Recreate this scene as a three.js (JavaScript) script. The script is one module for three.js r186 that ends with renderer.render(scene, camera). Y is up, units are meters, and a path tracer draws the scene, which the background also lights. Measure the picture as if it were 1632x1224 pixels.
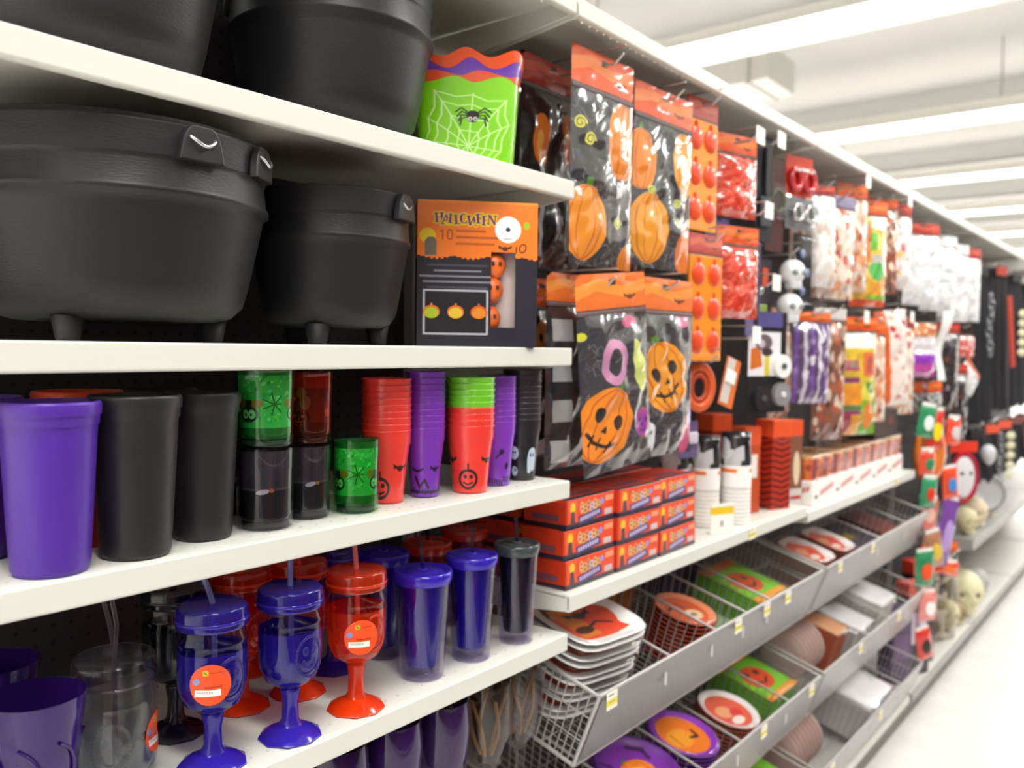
import * as THREE from 'three';
import { RoundedBoxGeometry } from 'three/addons/geometries/RoundedBoxGeometry.js';
import { mergeGeometries, mergeVertices } from 'three/addons/utils/BufferGeometryUtils.js';
import { ImprovedNoise } from 'three/addons/math/ImprovedNoise.js';
import { RectAreaLightUniformsLib } from 'three/addons/lights/RectAreaLightUniformsLib.js';

// ---------------------------------------------------------------- camera, light level
const scene = new THREE.Scene();
scene.background = new THREE.Color(0x000000);
const camera = new THREE.PerspectiveCamera(2 * Math.atan(612 / 1370) * 180 / Math.PI, 1632 / 1224, 0.05, 80);
{
  const yaw = THREE.MathUtils.degToRad(38.66), pitch = THREE.MathUtils.degToRad(-2.37), roll = THREE.MathUtils.degToRad(0.7);
  camera.position.set(0, 1.52, 0);
  camera.lookAt(Math.cos(yaw) * Math.cos(pitch), 1.52 + Math.sin(pitch), -Math.sin(yaw) * Math.cos(pitch));
  camera.rotateZ(roll);
  camera.focus = 1.1; camera.userData.fStop = 3.6;
}
const renderer = new THREE.WebGLRenderer({ antialias: true });
renderer.toneMapping = THREE.LinearToneMapping;
renderer.toneMappingExposure = 2.3;
renderer.shadowMap.enabled = true;
RectAreaLightUniformsLib.init();
const LAMP = 9.0, LAMP_COLOR = new THREE.Color(1.0, 0.992, 0.965);

// ---------------------------------------------------------------- helpers
let seed = 7;
const rnd = () => { seed = (seed * 1664525 + 1013904223) >>> 0; return seed / 4294967296; };
const rr = (a, b) => a + (b - a) * rnd();
const noise = new ImprovedNoise();
const V2 = (x, y) => new THREE.Vector2(x, y), V3 = (x, y, z) => new THREE.Vector3(x, y, z);
const taken = {};
const numbered = (n) => { const k = taken[n] = (taken[n] ?? -1) + 1; return k ? `${n}_${String(k).padStart(3, '0')}` : n; };
function mesh(name, geo, mat, parent) {
  const m = new THREE.Mesh(geo, mat); m.name = name; m.castShadow = m.receiveShadow = true;
  (parent || scene).add(m); return m;
}
function thing(name, label, category, pos = [0, 0, 0], turn = 0, group) {
  const o = new THREE.Group(); o.name = numbered(name); scene.add(o);
  o.position.set(...pos); o.rotation.y = turn; o.userData = { label, category };
  if (group) o.userData.group = group;
  return o;
}
function dup(src, pos, turn, label, group) {
  const o = src.clone(); o.name = numbered(src.name.replace(/_\d\d\d$/, '')); scene.add(o);
  o.position.set(...pos); o.rotation.set(0, turn || 0, 0); o.userData = { ...src.userData, label };
  if (group) o.userData.group = group;
  return o;
}
function structure(name, geo, mat) { const m = mesh(name, geo, mat); m.userData.kind = 'structure'; return m; }
const box = (w, h, d, x = 0, y = 0, z = 0) => new THREE.BoxGeometry(w, h, d).translate(x, y, z);
const rbox = (w, h, d, r = 0.004, x = 0, y = 0, z = 0) => new RoundedBoxGeometry(w, h, d, 2, r).translate(x, y, z);
function lathe(pts, seg = 40) {                     // v follows the height, u runs round
  const g = new THREE.LatheGeometry(pts.map(([a, b]) => V2(a, b)), seg), ys = pts.map((p) => p[1]), lo = Math.min(...ys), H = Math.max(...ys) - lo || 1, p = g.attributes.position, u = g.attributes.uv;
  for (let i = 0; i < p.count; i++) u.setY(i, (p.getY(i) - lo) / H);
  return g;
}
const tube = (pts, r, seg = 12, rad = 6) => new THREE.TubeGeometry(new THREE.CatmullRomCurve3(pts.map((p) => V3(...p))), seg, r, rad, false);
function rod(a, b, r, rad = 6) {
  const A = V3(...a), B = V3(...b), d = B.clone().sub(A), g = new THREE.CylinderGeometry(r, r, d.length(), rad);
  g.applyQuaternion(new THREE.Quaternion().setFromUnitVectors(V3(0, 1, 0), d.clone().normalize()));
  return g.translate(...A.add(B).multiplyScalar(0.5).toArray());
}
const merge = (list) => mergeGeometries(list.map((g) => { const h = g.index ? g.toNonIndexed() : g; for (const k of Object.keys(h.attributes)) if (!['position', 'normal', 'uv'].includes(k)) h.deleteAttribute(k); return h; }));
function planarUV(g, w, h, x0 = -w / 2, y0 = 0) {
  const p = g.attributes.position, u = g.attributes.uv;
  for (let i = 0; i < p.count; i++) u.setXY(i, (p.getX(i) - x0) / w, (p.getY(i) - y0) / h);
  return g;
}
const mats = {};
function plastic(color, rough = 0.4, extra = {}) {
  const k = JSON.stringify([color, rough, extra]);
  return mats[k] ??= new THREE.MeshPhysicalMaterial({ color, roughness: rough, ...extra });
}
const metal = (color, rough = 0.35) => plastic(color, rough, { metalness: 0.9 });
const clear = (color, rough = 0.05) => plastic(color, rough, { transmission: 1, thickness: 0, ior: 1.45, side: THREE.DoubleSide });
const film = (tex, extra = {}) => new THREE.MeshPhysicalMaterial({ map: tex, roughness: 0.22, ior: 1.9, clearcoat: 1, clearcoatRoughness: 0.06, side: THREE.DoubleSide, ...extra });
function canvasTex(w, h, draw) {
  const c = document.createElement('canvas'); c.width = w; c.height = h;
  const g = c.getContext('2d'); draw(g, w, h);
  const t = new THREE.CanvasTexture(c); t.colorSpace = THREE.SRGBColorSpace; t.anisotropy = 4;
  return t;
}
function fill(g, c, x, y, w, h) { g.fillStyle = c; g.fillRect(x, y, w, h); }
function blob(g, c, x, y, rx, ry, rot = 0) { g.fillStyle = c; g.beginPath(); g.ellipse(x, y, rx, ry, rot, 0, Math.PI * 2); g.fill(); }
function poly(g, c, pts) { g.fillStyle = c; g.beginPath(); pts.forEach(([x, y], i) => (i ? g.lineTo(x, y) : g.moveTo(x, y))); g.closePath(); g.fill(); }
function strokes(g, c, w, pts) { g.strokeStyle = c; g.lineWidth = w; g.lineCap = 'round'; g.lineJoin = 'round'; g.beginPath(); pts.forEach(([x, y], i) => (i ? g.lineTo(x, y) : g.moveTo(x, y))); g.stroke(); }
function pumpkin(g, x, y, rx, ry, body = '#f08a1d', face = '#2a2526', rot = 0) {
  g.save(); g.translate(x, y); g.rotate(rot);
  fill(g, '#4c7a22', -rx * 0.12, -ry * 1.2, rx * 0.24, ry * 0.35);
  blob(g, body, 0, 0, rx, ry); g.strokeStyle = '#c96012'; g.lineWidth = rx * 0.05;
  for (const k of [0.35, 0.7]) { g.beginPath(); g.ellipse(0, 0, rx * k, ry * 0.97, 0, 0, Math.PI * 2); g.stroke(); }
  if (face) {
    blob(g, face, -rx * 0.38, -ry * 0.18, rx * 0.17, ry * 0.2); blob(g, face, rx * 0.38, -ry * 0.18, rx * 0.17, ry * 0.2);
    poly(g, face, [[0, ry * 0.02], [-rx * 0.1, ry * 0.2], [rx * 0.1, ry * 0.2]]);
    strokes(g, face, ry * 0.09, [[-rx * 0.5, ry * 0.38], [-rx * 0.2, ry * 0.52], [rx * 0.2, ry * 0.52], [rx * 0.5, ry * 0.38]]);
    for (const k of [-0.3, 0, 0.3]) strokes(g, face, ry * 0.05, [[rx * k, ry * 0.36], [rx * k, ry * 0.64]]);
  }
  g.restore();
}
function bat(g, c, x, y, s) { poly(g, c, [[x, y - s * 0.15], [x + s * 0.15, y - s * 0.35], [x + s * 0.3, y - s * 0.15], [x + s, y - s * 0.45], [x + s * 0.85, y + s * 0.1], [x + s * 0.55, y], [x + s * 0.35, y + s * 0.25], [x, y + s * 0.4], [x - s * 0.35, y + s * 0.25], [x - s * 0.55, y], [x - s * 0.85, y + s * 0.1], [x - s, y - s * 0.45], [x - s * 0.3, y - s * 0.15], [x - s * 0.15, y - s * 0.35]]); }
function ghost(g, c, x, y, s, eye = '#222') {
  g.fillStyle = c; g.beginPath(); g.moveTo(x - s * 0.45, y + s); g.quadraticCurveTo(x - s * 0.7, y - s, x, y - s); g.quadraticCurveTo(x + s * 0.7, y - s, x + s * 0.5, y + s * 0.7);
  g.quadraticCurveTo(x + s * 0.3, y + s * 1.1, x + s * 0.1, y + s * 0.75); g.quadraticCurveTo(x - s * 0.15, y + s * 1.2, x - s * 0.45, y + s); g.fill();
  blob(g, eye, x - s * 0.17, y - s * 0.4, s * 0.09, s * 0.14); blob(g, eye, x + s * 0.17, y - s * 0.4, s * 0.09, s * 0.14);
}
function spider(g, x, y, s) {
  for (const d of [-1, 1]) for (let k = 0; k < 4; k++) strokes(g, '#1a1a1a', s * 0.1, [[x, y], [x + d * s * 0.75, y - s * (0.75 - k * 0.33)], [x + d * s * (1.15 - k * 0.1), y - s * (0.35 - k * 0.42)]]);
  blob(g, '#151515', x, y - s * 0.1, s * 0.42, s * 0.42); blob(g, '#151515', x, y + s * 0.28, s * 0.34, s * 0.3);
  for (const d of [-1, 1]) { blob(g, '#e8e8e8', x + d * s * 0.17, y + s * 0.26, s * 0.15, s * 0.2); blob(g, '#111', x + d * s * 0.17, y + s * 0.28, s * 0.06, s * 0.1); }
}
// an inflated film pouch: front and back sheets that meet at the edges, base at y = 0
function bagGeo(w, h, b, sd, crinkle = 0.004, nx = 18, ny = 26, taper = 0) {
  const side = (s) => {
    const g = new THREE.PlaneGeometry(w, h, nx, ny), p = g.attributes.position;
    for (let i = 0; i < p.count; i++) {
      const u = p.getX(i) / w + 0.5, v = p.getY(i) / h + 0.5;
      const e = (1 - Math.pow(Math.abs(2 * u - 1), 2.5)) * (1 - Math.pow(Math.abs(2 * v - 1), 5));
      const n = noise.noise(u * 5 + sd * 3.1, v * 7, sd) + 0.6 * noise.noise(u * 11, v * 13 + sd, s + 3);
      p.setZ(i, s * (b * e * (s > 0 ? 1 : 0.5) + crinkle * n * Math.min(1, e * 3)));
      p.setX(i, p.getX(i) * (1 - taper * v));
      p.setY(i, p.getY(i) + h / 2);
    }
    if (s < 0) { const ix = g.index.array; for (let i = 0; i < ix.length; i += 3) [ix[i], ix[i + 1]] = [ix[i + 1], ix[i]]; }
    return g;
  };
  const g = mergeGeometries([side(1), side(-1)]); g.computeVertexNormals(); return g;
}
function noiseTex(size, base, amp, scale, rep) {
  const d = new Uint8Array(size * size * 4);
  for (let y = 0; y < size; y++) for (let x = 0; x < size; x++) {
    const n = noise.noise(x * scale / size, y * scale / size, 2.2) * 0.6 + noise.noise(x * scale * 4 / size, y * scale * 4 / size, 5.7) * 0.4;
    for (let k = 0; k < 3; k++) d[(y * size + x) * 4 + k] = Math.max(0, Math.min(255, base[k] + amp * n));
    d[(y * size + x) * 4 + 3] = 255;
  }
  const t = new THREE.DataTexture(d, size, size); t.colorSpace = THREE.SRGBColorSpace; t.wrapS = t.wrapT = THREE.RepeatWrapping; t.magFilter = THREE.LinearFilter; t.repeat.set(rep, rep); t.needsUpdate = true;
  return t;
}
const enamel = plastic(0xdcdcd2, 0.38), enamelGrey = plastic(0x8f8c8a, 0.45), charcoal = plastic(0x2b2729, 0.7), steel = metal(0xb9b5b2, 0.35), wireGrey = plastic(0xa9a5a3, 0.35, { metalness: 0.5 });

// ---------------------------------------------------------------- the room
const X0 = -5, X1 = 34, Z0 = -9, Z1 = 4.5, CEIL = 4.7;
{
  const floorMat = new THREE.MeshPhysicalMaterial({ map: noiseTex(256, [226, 222, 219], 10, 9, 1), roughness: 0.32 });
  const fg = box(X1 - X0, 0.2, Z1 - Z0, (X0 + X1) / 2, -0.1, (Z0 + Z1) / 2);
  { const p = fg.attributes.position, u = fg.attributes.uv; for (let i = 0; i < p.count; i++) u.setXY(i, p.getX(i) * 0.8, p.getZ(i) * 0.8); }
  structure('floor', fg, floorMat);
  const paint = plastic(0xdcdbd6, 0.85), ceilingPaint = plastic(0xb7b6b1, 0.85);
  structure('ceiling', box(X1 - X0 + 0.4, 0.2, Z1 - Z0 + 0.4, (X0 + X1) / 2, CEIL + 0.1, (Z0 + Z1) / 2), ceilingPaint);
  structure('wall_back', box(X1 - X0 + 0.4, CEIL, 0.2, (X0 + X1) / 2, CEIL / 2, Z0 - 0.1), paint);
  structure('wall_front', box(X1 - X0 + 0.4, CEIL, 0.2, (X0 + X1) / 2, CEIL / 2, Z1 + 0.1), paint);
  structure('wall_left', box(0.2, CEIL, Z1 - Z0, X0 - 0.1, CEIL / 2, (Z0 + Z1) / 2), paint);
  structure('wall_right', box(0.2, CEIL, Z1 - Z0, X1 + 0.1, CEIL / 2, (Z0 + Z1) / 2), paint);
}
// white steel joists crossing the ceiling and the rows of suspended strip lights
const ROWS = [-3.6, -0.25, 3.1, 6.45, 9.85, 13.1, 16.4, 19.7, 23, 26.3, 29.6];
const ORD = ['first', 'second', 'third', 'fourth', 'fifth', 'sixth', 'seventh', 'eighth', 'ninth', 'tenth', 'eleventh'];
{
  const joistMat = plastic(0xc9c8c3, 0.6);
  const web = (L) => merge([box(0.14, 0.012, L, 0, -0.30, 0), box(0.02, 0.3, L, 0, -0.15, 0)]);
  const g = web(Z1 - Z0);
  ROWS.forEach((x, i) => {
    const t = mesh(`trim_${i + 1}`, g, joistMat); t.userData.kind = 'structure';
    t.position.set(x + 1.55, CEIL, (Z0 + Z1) / 2);
  });
  const duct = thing('air_duct', 'pale grey rectangular air duct hung under the ceiling beyond the second visible light row', 'duct', [8.3, CEIL - 0.42, -4.6]);
  mesh('duct_body', rbox(0.7, 0.34, 2.6, 0.02), plastic(0xc9c7c0, 0.5), duct);
  for (const z of [-1.1, 0, 1.1]) mesh('flange', rbox(0.75, 0.39, 0.04, 0.01, 0, 0, z), plastic(0xbdbbb4, 0.5), duct);
  for (const z of [-1, 1]) mesh('hanger', rod([0, 0.17, z], [0, 0.42, z], 0.008), steel, duct);
  // strip lights
  const Y = 3.92, L = 3.6;
  const housing = (() => { const s = new THREE.Shape(); [[-0.27, 0], [-0.26, -0.005], [-0.12, 0.075], [0.12, 0.075], [0.26, -0.005], [0.27, 0], [0.13, 0.1], [0.1, 0.15], [-0.1, 0.15], [-0.13, 0.1]].forEach(([a, b], i) => (i ? s.lineTo(a, b) : s.moveTo(a, b))); return new THREE.ExtrudeGeometry(s, { depth: L - 0.06, bevelEnabled: false }).translate(0, 0, -(L - 0.06) / 2); })();
  const lampMat = new THREE.MeshStandardMaterial({ color: 0xffffff, emissive: LAMP_COLOR, emissiveIntensity: 3.2, roughness: 0.5 });
  const lens = rbox(0.4, 0.03, L - 0.12, 0.012, 0, 0.012, 0), rodG = rod([0, 0.15, 0], [0, CEIL - Y, 0], 0.009);
  const zs = [-6.6, -2.95, 0.7];
  ROWS.forEach((x, i) => zs.forEach((z, j) => {
    const t = thing('strip_light', `white fluorescent strip light in the ${ORD[i]} row along the aisle, ${['over the far aisle', 'above the shelving', 'over this aisle'][j]}`, 'ceiling light', [x, Y, z], 0, 'ceiling strip lights');
    mesh('housing', housing, plastic(0xf4f2ea, 0.4), t); mesh('diffuser', lens, lampMat, t);
    for (const k of [-1, 1]) { const r = mesh('hanger_rod', rodG, steel, t); r.position.z = k * 1.3; }
    const a = new THREE.RectAreaLight(LAMP_COLOR, LAMP, 0.4, L - 0.12); a.position.set(0, -0.012, 0); a.rotation.x = -Math.PI / 2; t.add(a); a.castShadow = true;
  }));
}

// ---------------------------------------------------------------- shelving
const BAY = [0.06, 1.28, 2.5, 3.72, 4.94, 6.16, 7.38, 8.6];
const BACK = -1.30, FRONT = -0.884;
const bayNames = ['behind the black cauldrons and tumblers', 'behind the large orange-topped picnic packs', 'behind the candy bags and baking cups', 'behind the white ghost bags and clip strips', 'behind the first black costumes', 'behind the costumes near the right edge', 'at the far right end of the aisle'];
{
  const peg = new THREE.MeshPhysicalMaterial({ color: 0xffffff, roughness: 0.7, map: (() => { const t = canvasTex(64, 64, (g) => { fill(g, '#322d30', 0, 0, 64, 64); blob(g, '#0b0a0a', 32, 32, 8, 8); }); t.wrapS = t.wrapT = THREE.RepeatWrapping; return t; })() });
  for (let i = 0; i < 7; i++) {
    const a = BAY[i], b = BAY[i + 1], w = b - a;
    const t = thing('shelving_bay', `dark pegboard shelving bay ${bayNames[i]}`, 'shelving', [a, 0, BACK], 0, 'joined shelving bays');
    const bg = box(w - 0.034, 2.02, 0.02, w / 2, 1.13, -0.012); { const p = bg.attributes.position, u = bg.attributes.uv; for (let k = 0; k < p.count; k++) u.setXY(k, p.getX(k) / 0.0254, p.getY(k) / 0.0254); }
    mesh('back_panel', bg, peg, t);
    const slots = []; for (let k = 0; k < 60; k++) slots.push(box(0.004, 0.016, 0.002, 0, 0.2 + k * 0.032, 0.0205));
    const up = mesh('upright', rbox(0.03, 2.15, 0.05, 0.004, 0, 1.075, -0.005), enamelGrey, t); mesh('slot_row', merge(slots), plastic(0x0c0c0c, 0.9), up);
    if (i === 6) mesh('upright', rbox(0.03, 2.15, 0.05, 0.004, w, 1.075, -0.005), enamelGrey, t);
    mesh('base_deck', rbox(w - 0.032, 0.03, 0.415, 0.006, w / 2, 0.115, 0.2195), plastic(0xd9d7d0, 0.4), t);
    mesh('kick_plate', rbox(w - 0.004, 0.1, 0.02, 0.003, w / 2, 0.05, 0.385), plastic(0x77736f, 0.5), t);
    if (i > 2) mesh('price_rail', rbox(w - 0.01, 0.034, 0.008, 0.002, w / 2, 0.113, 0.427), plastic(0x8d8a88, 0.3), t);
  }
}
function makeShelf(x0, x1, y, label, { lipMat = enamel, deckMat = enamel, depth = 0.405, lip = 0.032, front = FRONT, holes = true, group } = {}) {
  const w = x1 - x0 - 0.008, t = thing('shelf', label, 'shelf', [x0 + 0.004, y, front], 0, group);
  const s = new THREE.Shape([V2(0, 0.0115), V2(w, 0.0115), V2(w, depth), V2(0, depth)]);
  if (holes) for (const [zz, off] of [[0.032, 0], [0.058, 0.0127]]) for (let x = 0.03 + off; x < w - 0.02; x += 0.0254) { s.holes.push(new THREE.Path([0, 1, 2, 3, 4, 5, 6].map((k) => V2(x + 0.0028 * Math.cos(-k * 0.8976), zz + 0.0028 * Math.sin(-k * 0.8976))))); }
  const dg = new THREE.ExtrudeGeometry(s, { depth: 0.004, bevelEnabled: false, curveSegments: 2 }).rotateX(-Math.PI / 2).translate(0, -0.004, 0);
  mesh('deck', dg, deckMat, t);
  const p = new THREE.Shape(); p.moveTo(-0.012, -0.0002); p.lineTo(-0.003, -0.0002); p.quadraticCurveTo(0, -0.0002, 0, -0.003); p.lineTo(0, -lip + 0.004); p.quadraticCurveTo(0, -lip, -0.004, -lip); p.lineTo(-0.012, -lip); p.lineTo(-0.012, -lip + 0.003); p.lineTo(-0.004, -lip + 0.004); p.lineTo(-0.004, -0.005); p.lineTo(-0.012, -0.005);
  mesh('lip', new THREE.ExtrudeGeometry(p, { depth: w, bevelEnabled: false }).rotateY(-Math.PI / 2).translate(w, 0, 0), lipMat, t);
  const br = new THREE.Shape([V2(0.008, -0.006), V2(depth, -0.006), V2(depth, -0.075), V2(depth - 0.03, -0.075), V2(0.008, -lip)]);
  for (const x of [0.002, w - 0.006]) mesh('bracket', new THREE.ExtrudeGeometry(br, { depth: 0.004, bevelEnabled: false }).rotateY(Math.PI / 2).translate(x, 0, 0), lipMat, t);
  return t;
}
const S1 = 1.82, S2 = 1.522, S3 = 1.282, S4 = 1.001, S5 = 0.66, SBOX = 1.069;
makeShelf(BAY[0], BAY[1], S1, 'white metal shelf above eye level carrying two black cauldrons and the green bucket');
makeShelf(BAY[0], BAY[1], S2, 'white metal shelf at eye level under the two black cauldrons and the lights box');
makeShelf(BAY[0], BAY[1], S3, 'white metal shelf holding purple and black tumblers and stacked cups');
makeShelf(BAY[0], BAY[1], S4, 'white perforated shelf holding mason jar goblets and straw tumblers');
makeShelf(BAY[0], BAY[1], S5, 'white shelf low at the left holding bagged purple glasses');
for (let i = 0; i < 7; i++) makeShelf(BAY[i], BAY[i + 1], 2.145, `white top shelf with a perforated front edge, ${bayNames[i].replace('behind', 'over')}`, { group: 'top shelves' });
makeShelf(BAY[1], BAY[2], SBOX, 'white shelf under the stack of red boxes and the black and white jars');
makeShelf(BAY[2], BAY[3], SBOX - 0.02, 'white shelf under the row of orange baking cup packs');
// ---------------------------------------------------------------- left bay: cauldrons, bucket, lights box
const potMat = plastic(0x1b1a1d, 0.45, { bumpMap: (() => { const t = noiseTex(128, [128, 128, 128], 60, 24, 6); t.colorSpace = THREE.NoColorSpace; return t; })(), bumpScale: 0.0006 });
const wireMat = metal(0xcfd0d4, 0.25);
function cauldron(label, x, y, z, R, H, lugs, rims = 1) {
  const t = thing('cauldron', label, 'cauldron', [x, y, z], 0, 'black plastic cauldrons');
  const f = 0.026, body = [[0, f], [R * 0.62, f], [R * 0.74, f + 0.006], [R * 0.82, f + 0.02], [R * 0.86, f + 0.045], [R * 0.955, H * 0.62], [R * 0.965, H * 0.66], [R * 1.0, H * 0.675], [R * 1.0, H * 0.7], [R * 0.985, H * 0.71], [R * 0.97, H * 0.82]];
  body.push([R * 0.975, H * 0.84], [R * 0.985, H * 0.845], [R * 0.98, H * 0.93], [R * 0.99, H * 0.985], [R * 0.985, H], [R * 0.955, H], [R * 0.94, H * 0.97], [R * 0.9, H * 0.6], [R * 0.8, f + 0.02], [0, f + 0.012]);
  mesh('body', lathe(body, 72), potMat, t);
  for (let k = 1; k < rims; k++) mesh('inner_rim', lathe([[R * 0.95, H * 0.97], [R * 0.965, H * 0.99 + k * 0.006], [R * 0.945, H + k * 0.006], [R * 0.92, H * 0.97]], 60), potMat, t);
  for (const a of [0.4, 2.5, 4.6]) { const l = mesh('foot', lathe([[0, 0], [0.011, 0], [0.014, 0.004], [0.019, 0.03], [0, 0.032]], 14), potMat, t); l.position.set(Math.cos(a) * R * 0.62, 0, Math.sin(a) * R * 0.62); }
  for (const a of lugs) {
    const g = new THREE.Group(); g.name = 'lug'; g.rotation.y = a; t.add(g);
    const sh = new THREE.Shape(); sh.moveTo(-0.026, -0.022); sh.quadraticCurveTo(-0.022, 0.012, -0.01, 0.014); sh.lineTo(0.01, 0.014); sh.quadraticCurveTo(0.022, 0.012, 0.026, -0.022);
    mesh('tab', new THREE.ExtrudeGeometry(sh, { depth: 0.007, bevelEnabled: true, bevelSize: 0.002, bevelThickness: 0.002, bevelSegments: 2 }).rotateY(Math.PI / 2).translate(R * 0.985, H * 0.93, 0), potMat, g);
    mesh('wire_loop', tube([[R * 0.99, H * 0.955, -0.016], [R * 1.045, H * 0.93, -0.014], [R * 1.065, H * 0.9, 0], [R * 1.045, H * 0.93, 0.014], [R * 0.99, H * 0.955, 0.016]], 0.0022, 20), wireMat, g);
  }
  return t;
}
cauldron('big black plastic cauldron at the left on the eye level shelf', 0.542, S2, -1.078, 0.185, 0.245, [-1.55, -0.95, 1.6], 2);
cauldron('smaller black cauldron between the big cauldron and the orange lights box', 0.862, S2, -1.05, 0.122, 0.225, [-1.2, 1.9], 1);
cauldron('black cauldron cut off by the top left corner of the photo', 0.505, S1, -1.08, 0.163, 0.255, [0.2, 3.3], 1);
cauldron('black cauldron on the upper shelf beside the green spider bucket', 0.885, S1, -1.075, 0.157, 0.25, [2.2, -2.2], 1);

{ // green spider web bucket with a wavy rim
  const t = thing('treat_bucket', 'bright green bucket with a spider web print and wavy orange and purple rim', 'bucket', [1.165, S1, -1.045], -0.85);
  const tex = canvasTex(1024, 512, (g, W, H) => {
    fill(g, '#86d81c', 0, 0, W, H);
    for (let k = 0; k < 4; k++) {
      const ox = k * 256; g.save(); g.translate(ox, 0);
      const c = [138, 400], R = [[40, 160], [150, 175], [240, 195], [252, 300], [232, 420], [200, 512], [120, 512], [40, 480], [10, 380], [22, 280]];
      for (const [x, y] of R) strokes(g, '#c9f59a', 5, [c, [x, y]]);
      for (const f of [0.3, 0.55, 0.8, 0.98]) for (let i = 0; i < R.length; i++) { const a = R[i], b = R[(i + 1) % R.length], A = [c[0] + (a[0] - c[0]) * f, c[1] + (a[1] - c[1]) * f], B = [c[0] + (b[0] - c[0]) * f, c[1] + (b[1] - c[1]) * f], m = [(A[0] + B[0]) / 2 * 0.93 + c[0] * 0.07, (A[1] + B[1]) / 2 * 0.93 + c[1] * 0.07]; strokes(g, '#c9f59a', 5, [A, m, B]); }
      spider(g, 150, 270, 46); if (k % 2) spider(g, 236, 470, 24);
      g.restore();
    }
    const wave = (c, y0, amp, ph) => { g.fillStyle = c; g.beginPath(); g.moveTo(0, 0); for (let x = 0; x <= W; x += 8) g.lineTo(x, y0 + amp * Math.sin(x / W * Math.PI * 16 + ph)); g.lineTo(W, 0); g.fill(); };
    wave('#ee5a2c', 112, 14, 0.4); wave('#6d3fb0', 84, 16, 2.2); wave('#ee5a2c', 46, 14, 3.6);
  });
  const seg = 96, rows = 14, pos = [], uv = [], ix = [], H = 0.196;
  for (let j = 0; j <= rows; j++) for (let i = 0; i <= seg; i++) {
    const v = j / rows, a = i / seg * Math.PI * 2, r0 = 0.083 + 0.013 * v, n = 5;
    const c = Math.cos(a + Math.PI / 4), s = Math.sin(a + Math.PI / 4), k = r0 / Math.pow(Math.pow(Math.abs(c), n) + Math.pow(Math.abs(s), n), 1 / n) + (v > 0.85 ? (v - 0.85) * 0.03 : 0);
    pos.push(c * k, H * v + (v > 0.75 ? 0.008 * Math.cos(8 * a) * (v - 0.75) * 4 : 0), -s * k); uv.push(i / seg, v);
  }
  for (let j = 0; j < rows; j++) for (let i = 0; i < seg; i++) { const a = j * (seg + 1) + i; ix.push(a, a + 1, a + seg + 1, a + 1, a + seg + 2, a + seg + 1); }
  const g = new THREE.BufferGeometry(); g.setAttribute('position', new THREE.Float32BufferAttribute(pos, 3)); g.setAttribute('uv', new THREE.Float32BufferAttribute(uv, 2)); g.setIndex(ix); g.computeVertexNormals();
  mesh('wall', g, new THREE.MeshPhysicalMaterial({ map: tex, roughness: 0.28, clearcoat: 0.6, clearcoatRoughness: 0.1, side: THREE.DoubleSide }), t);
  mesh('base', rbox(0.15, 0.006, 0.15, 0.002, 0, 0.003, 0), plastic(0x86d81c, 0.4), t);
}
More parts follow.
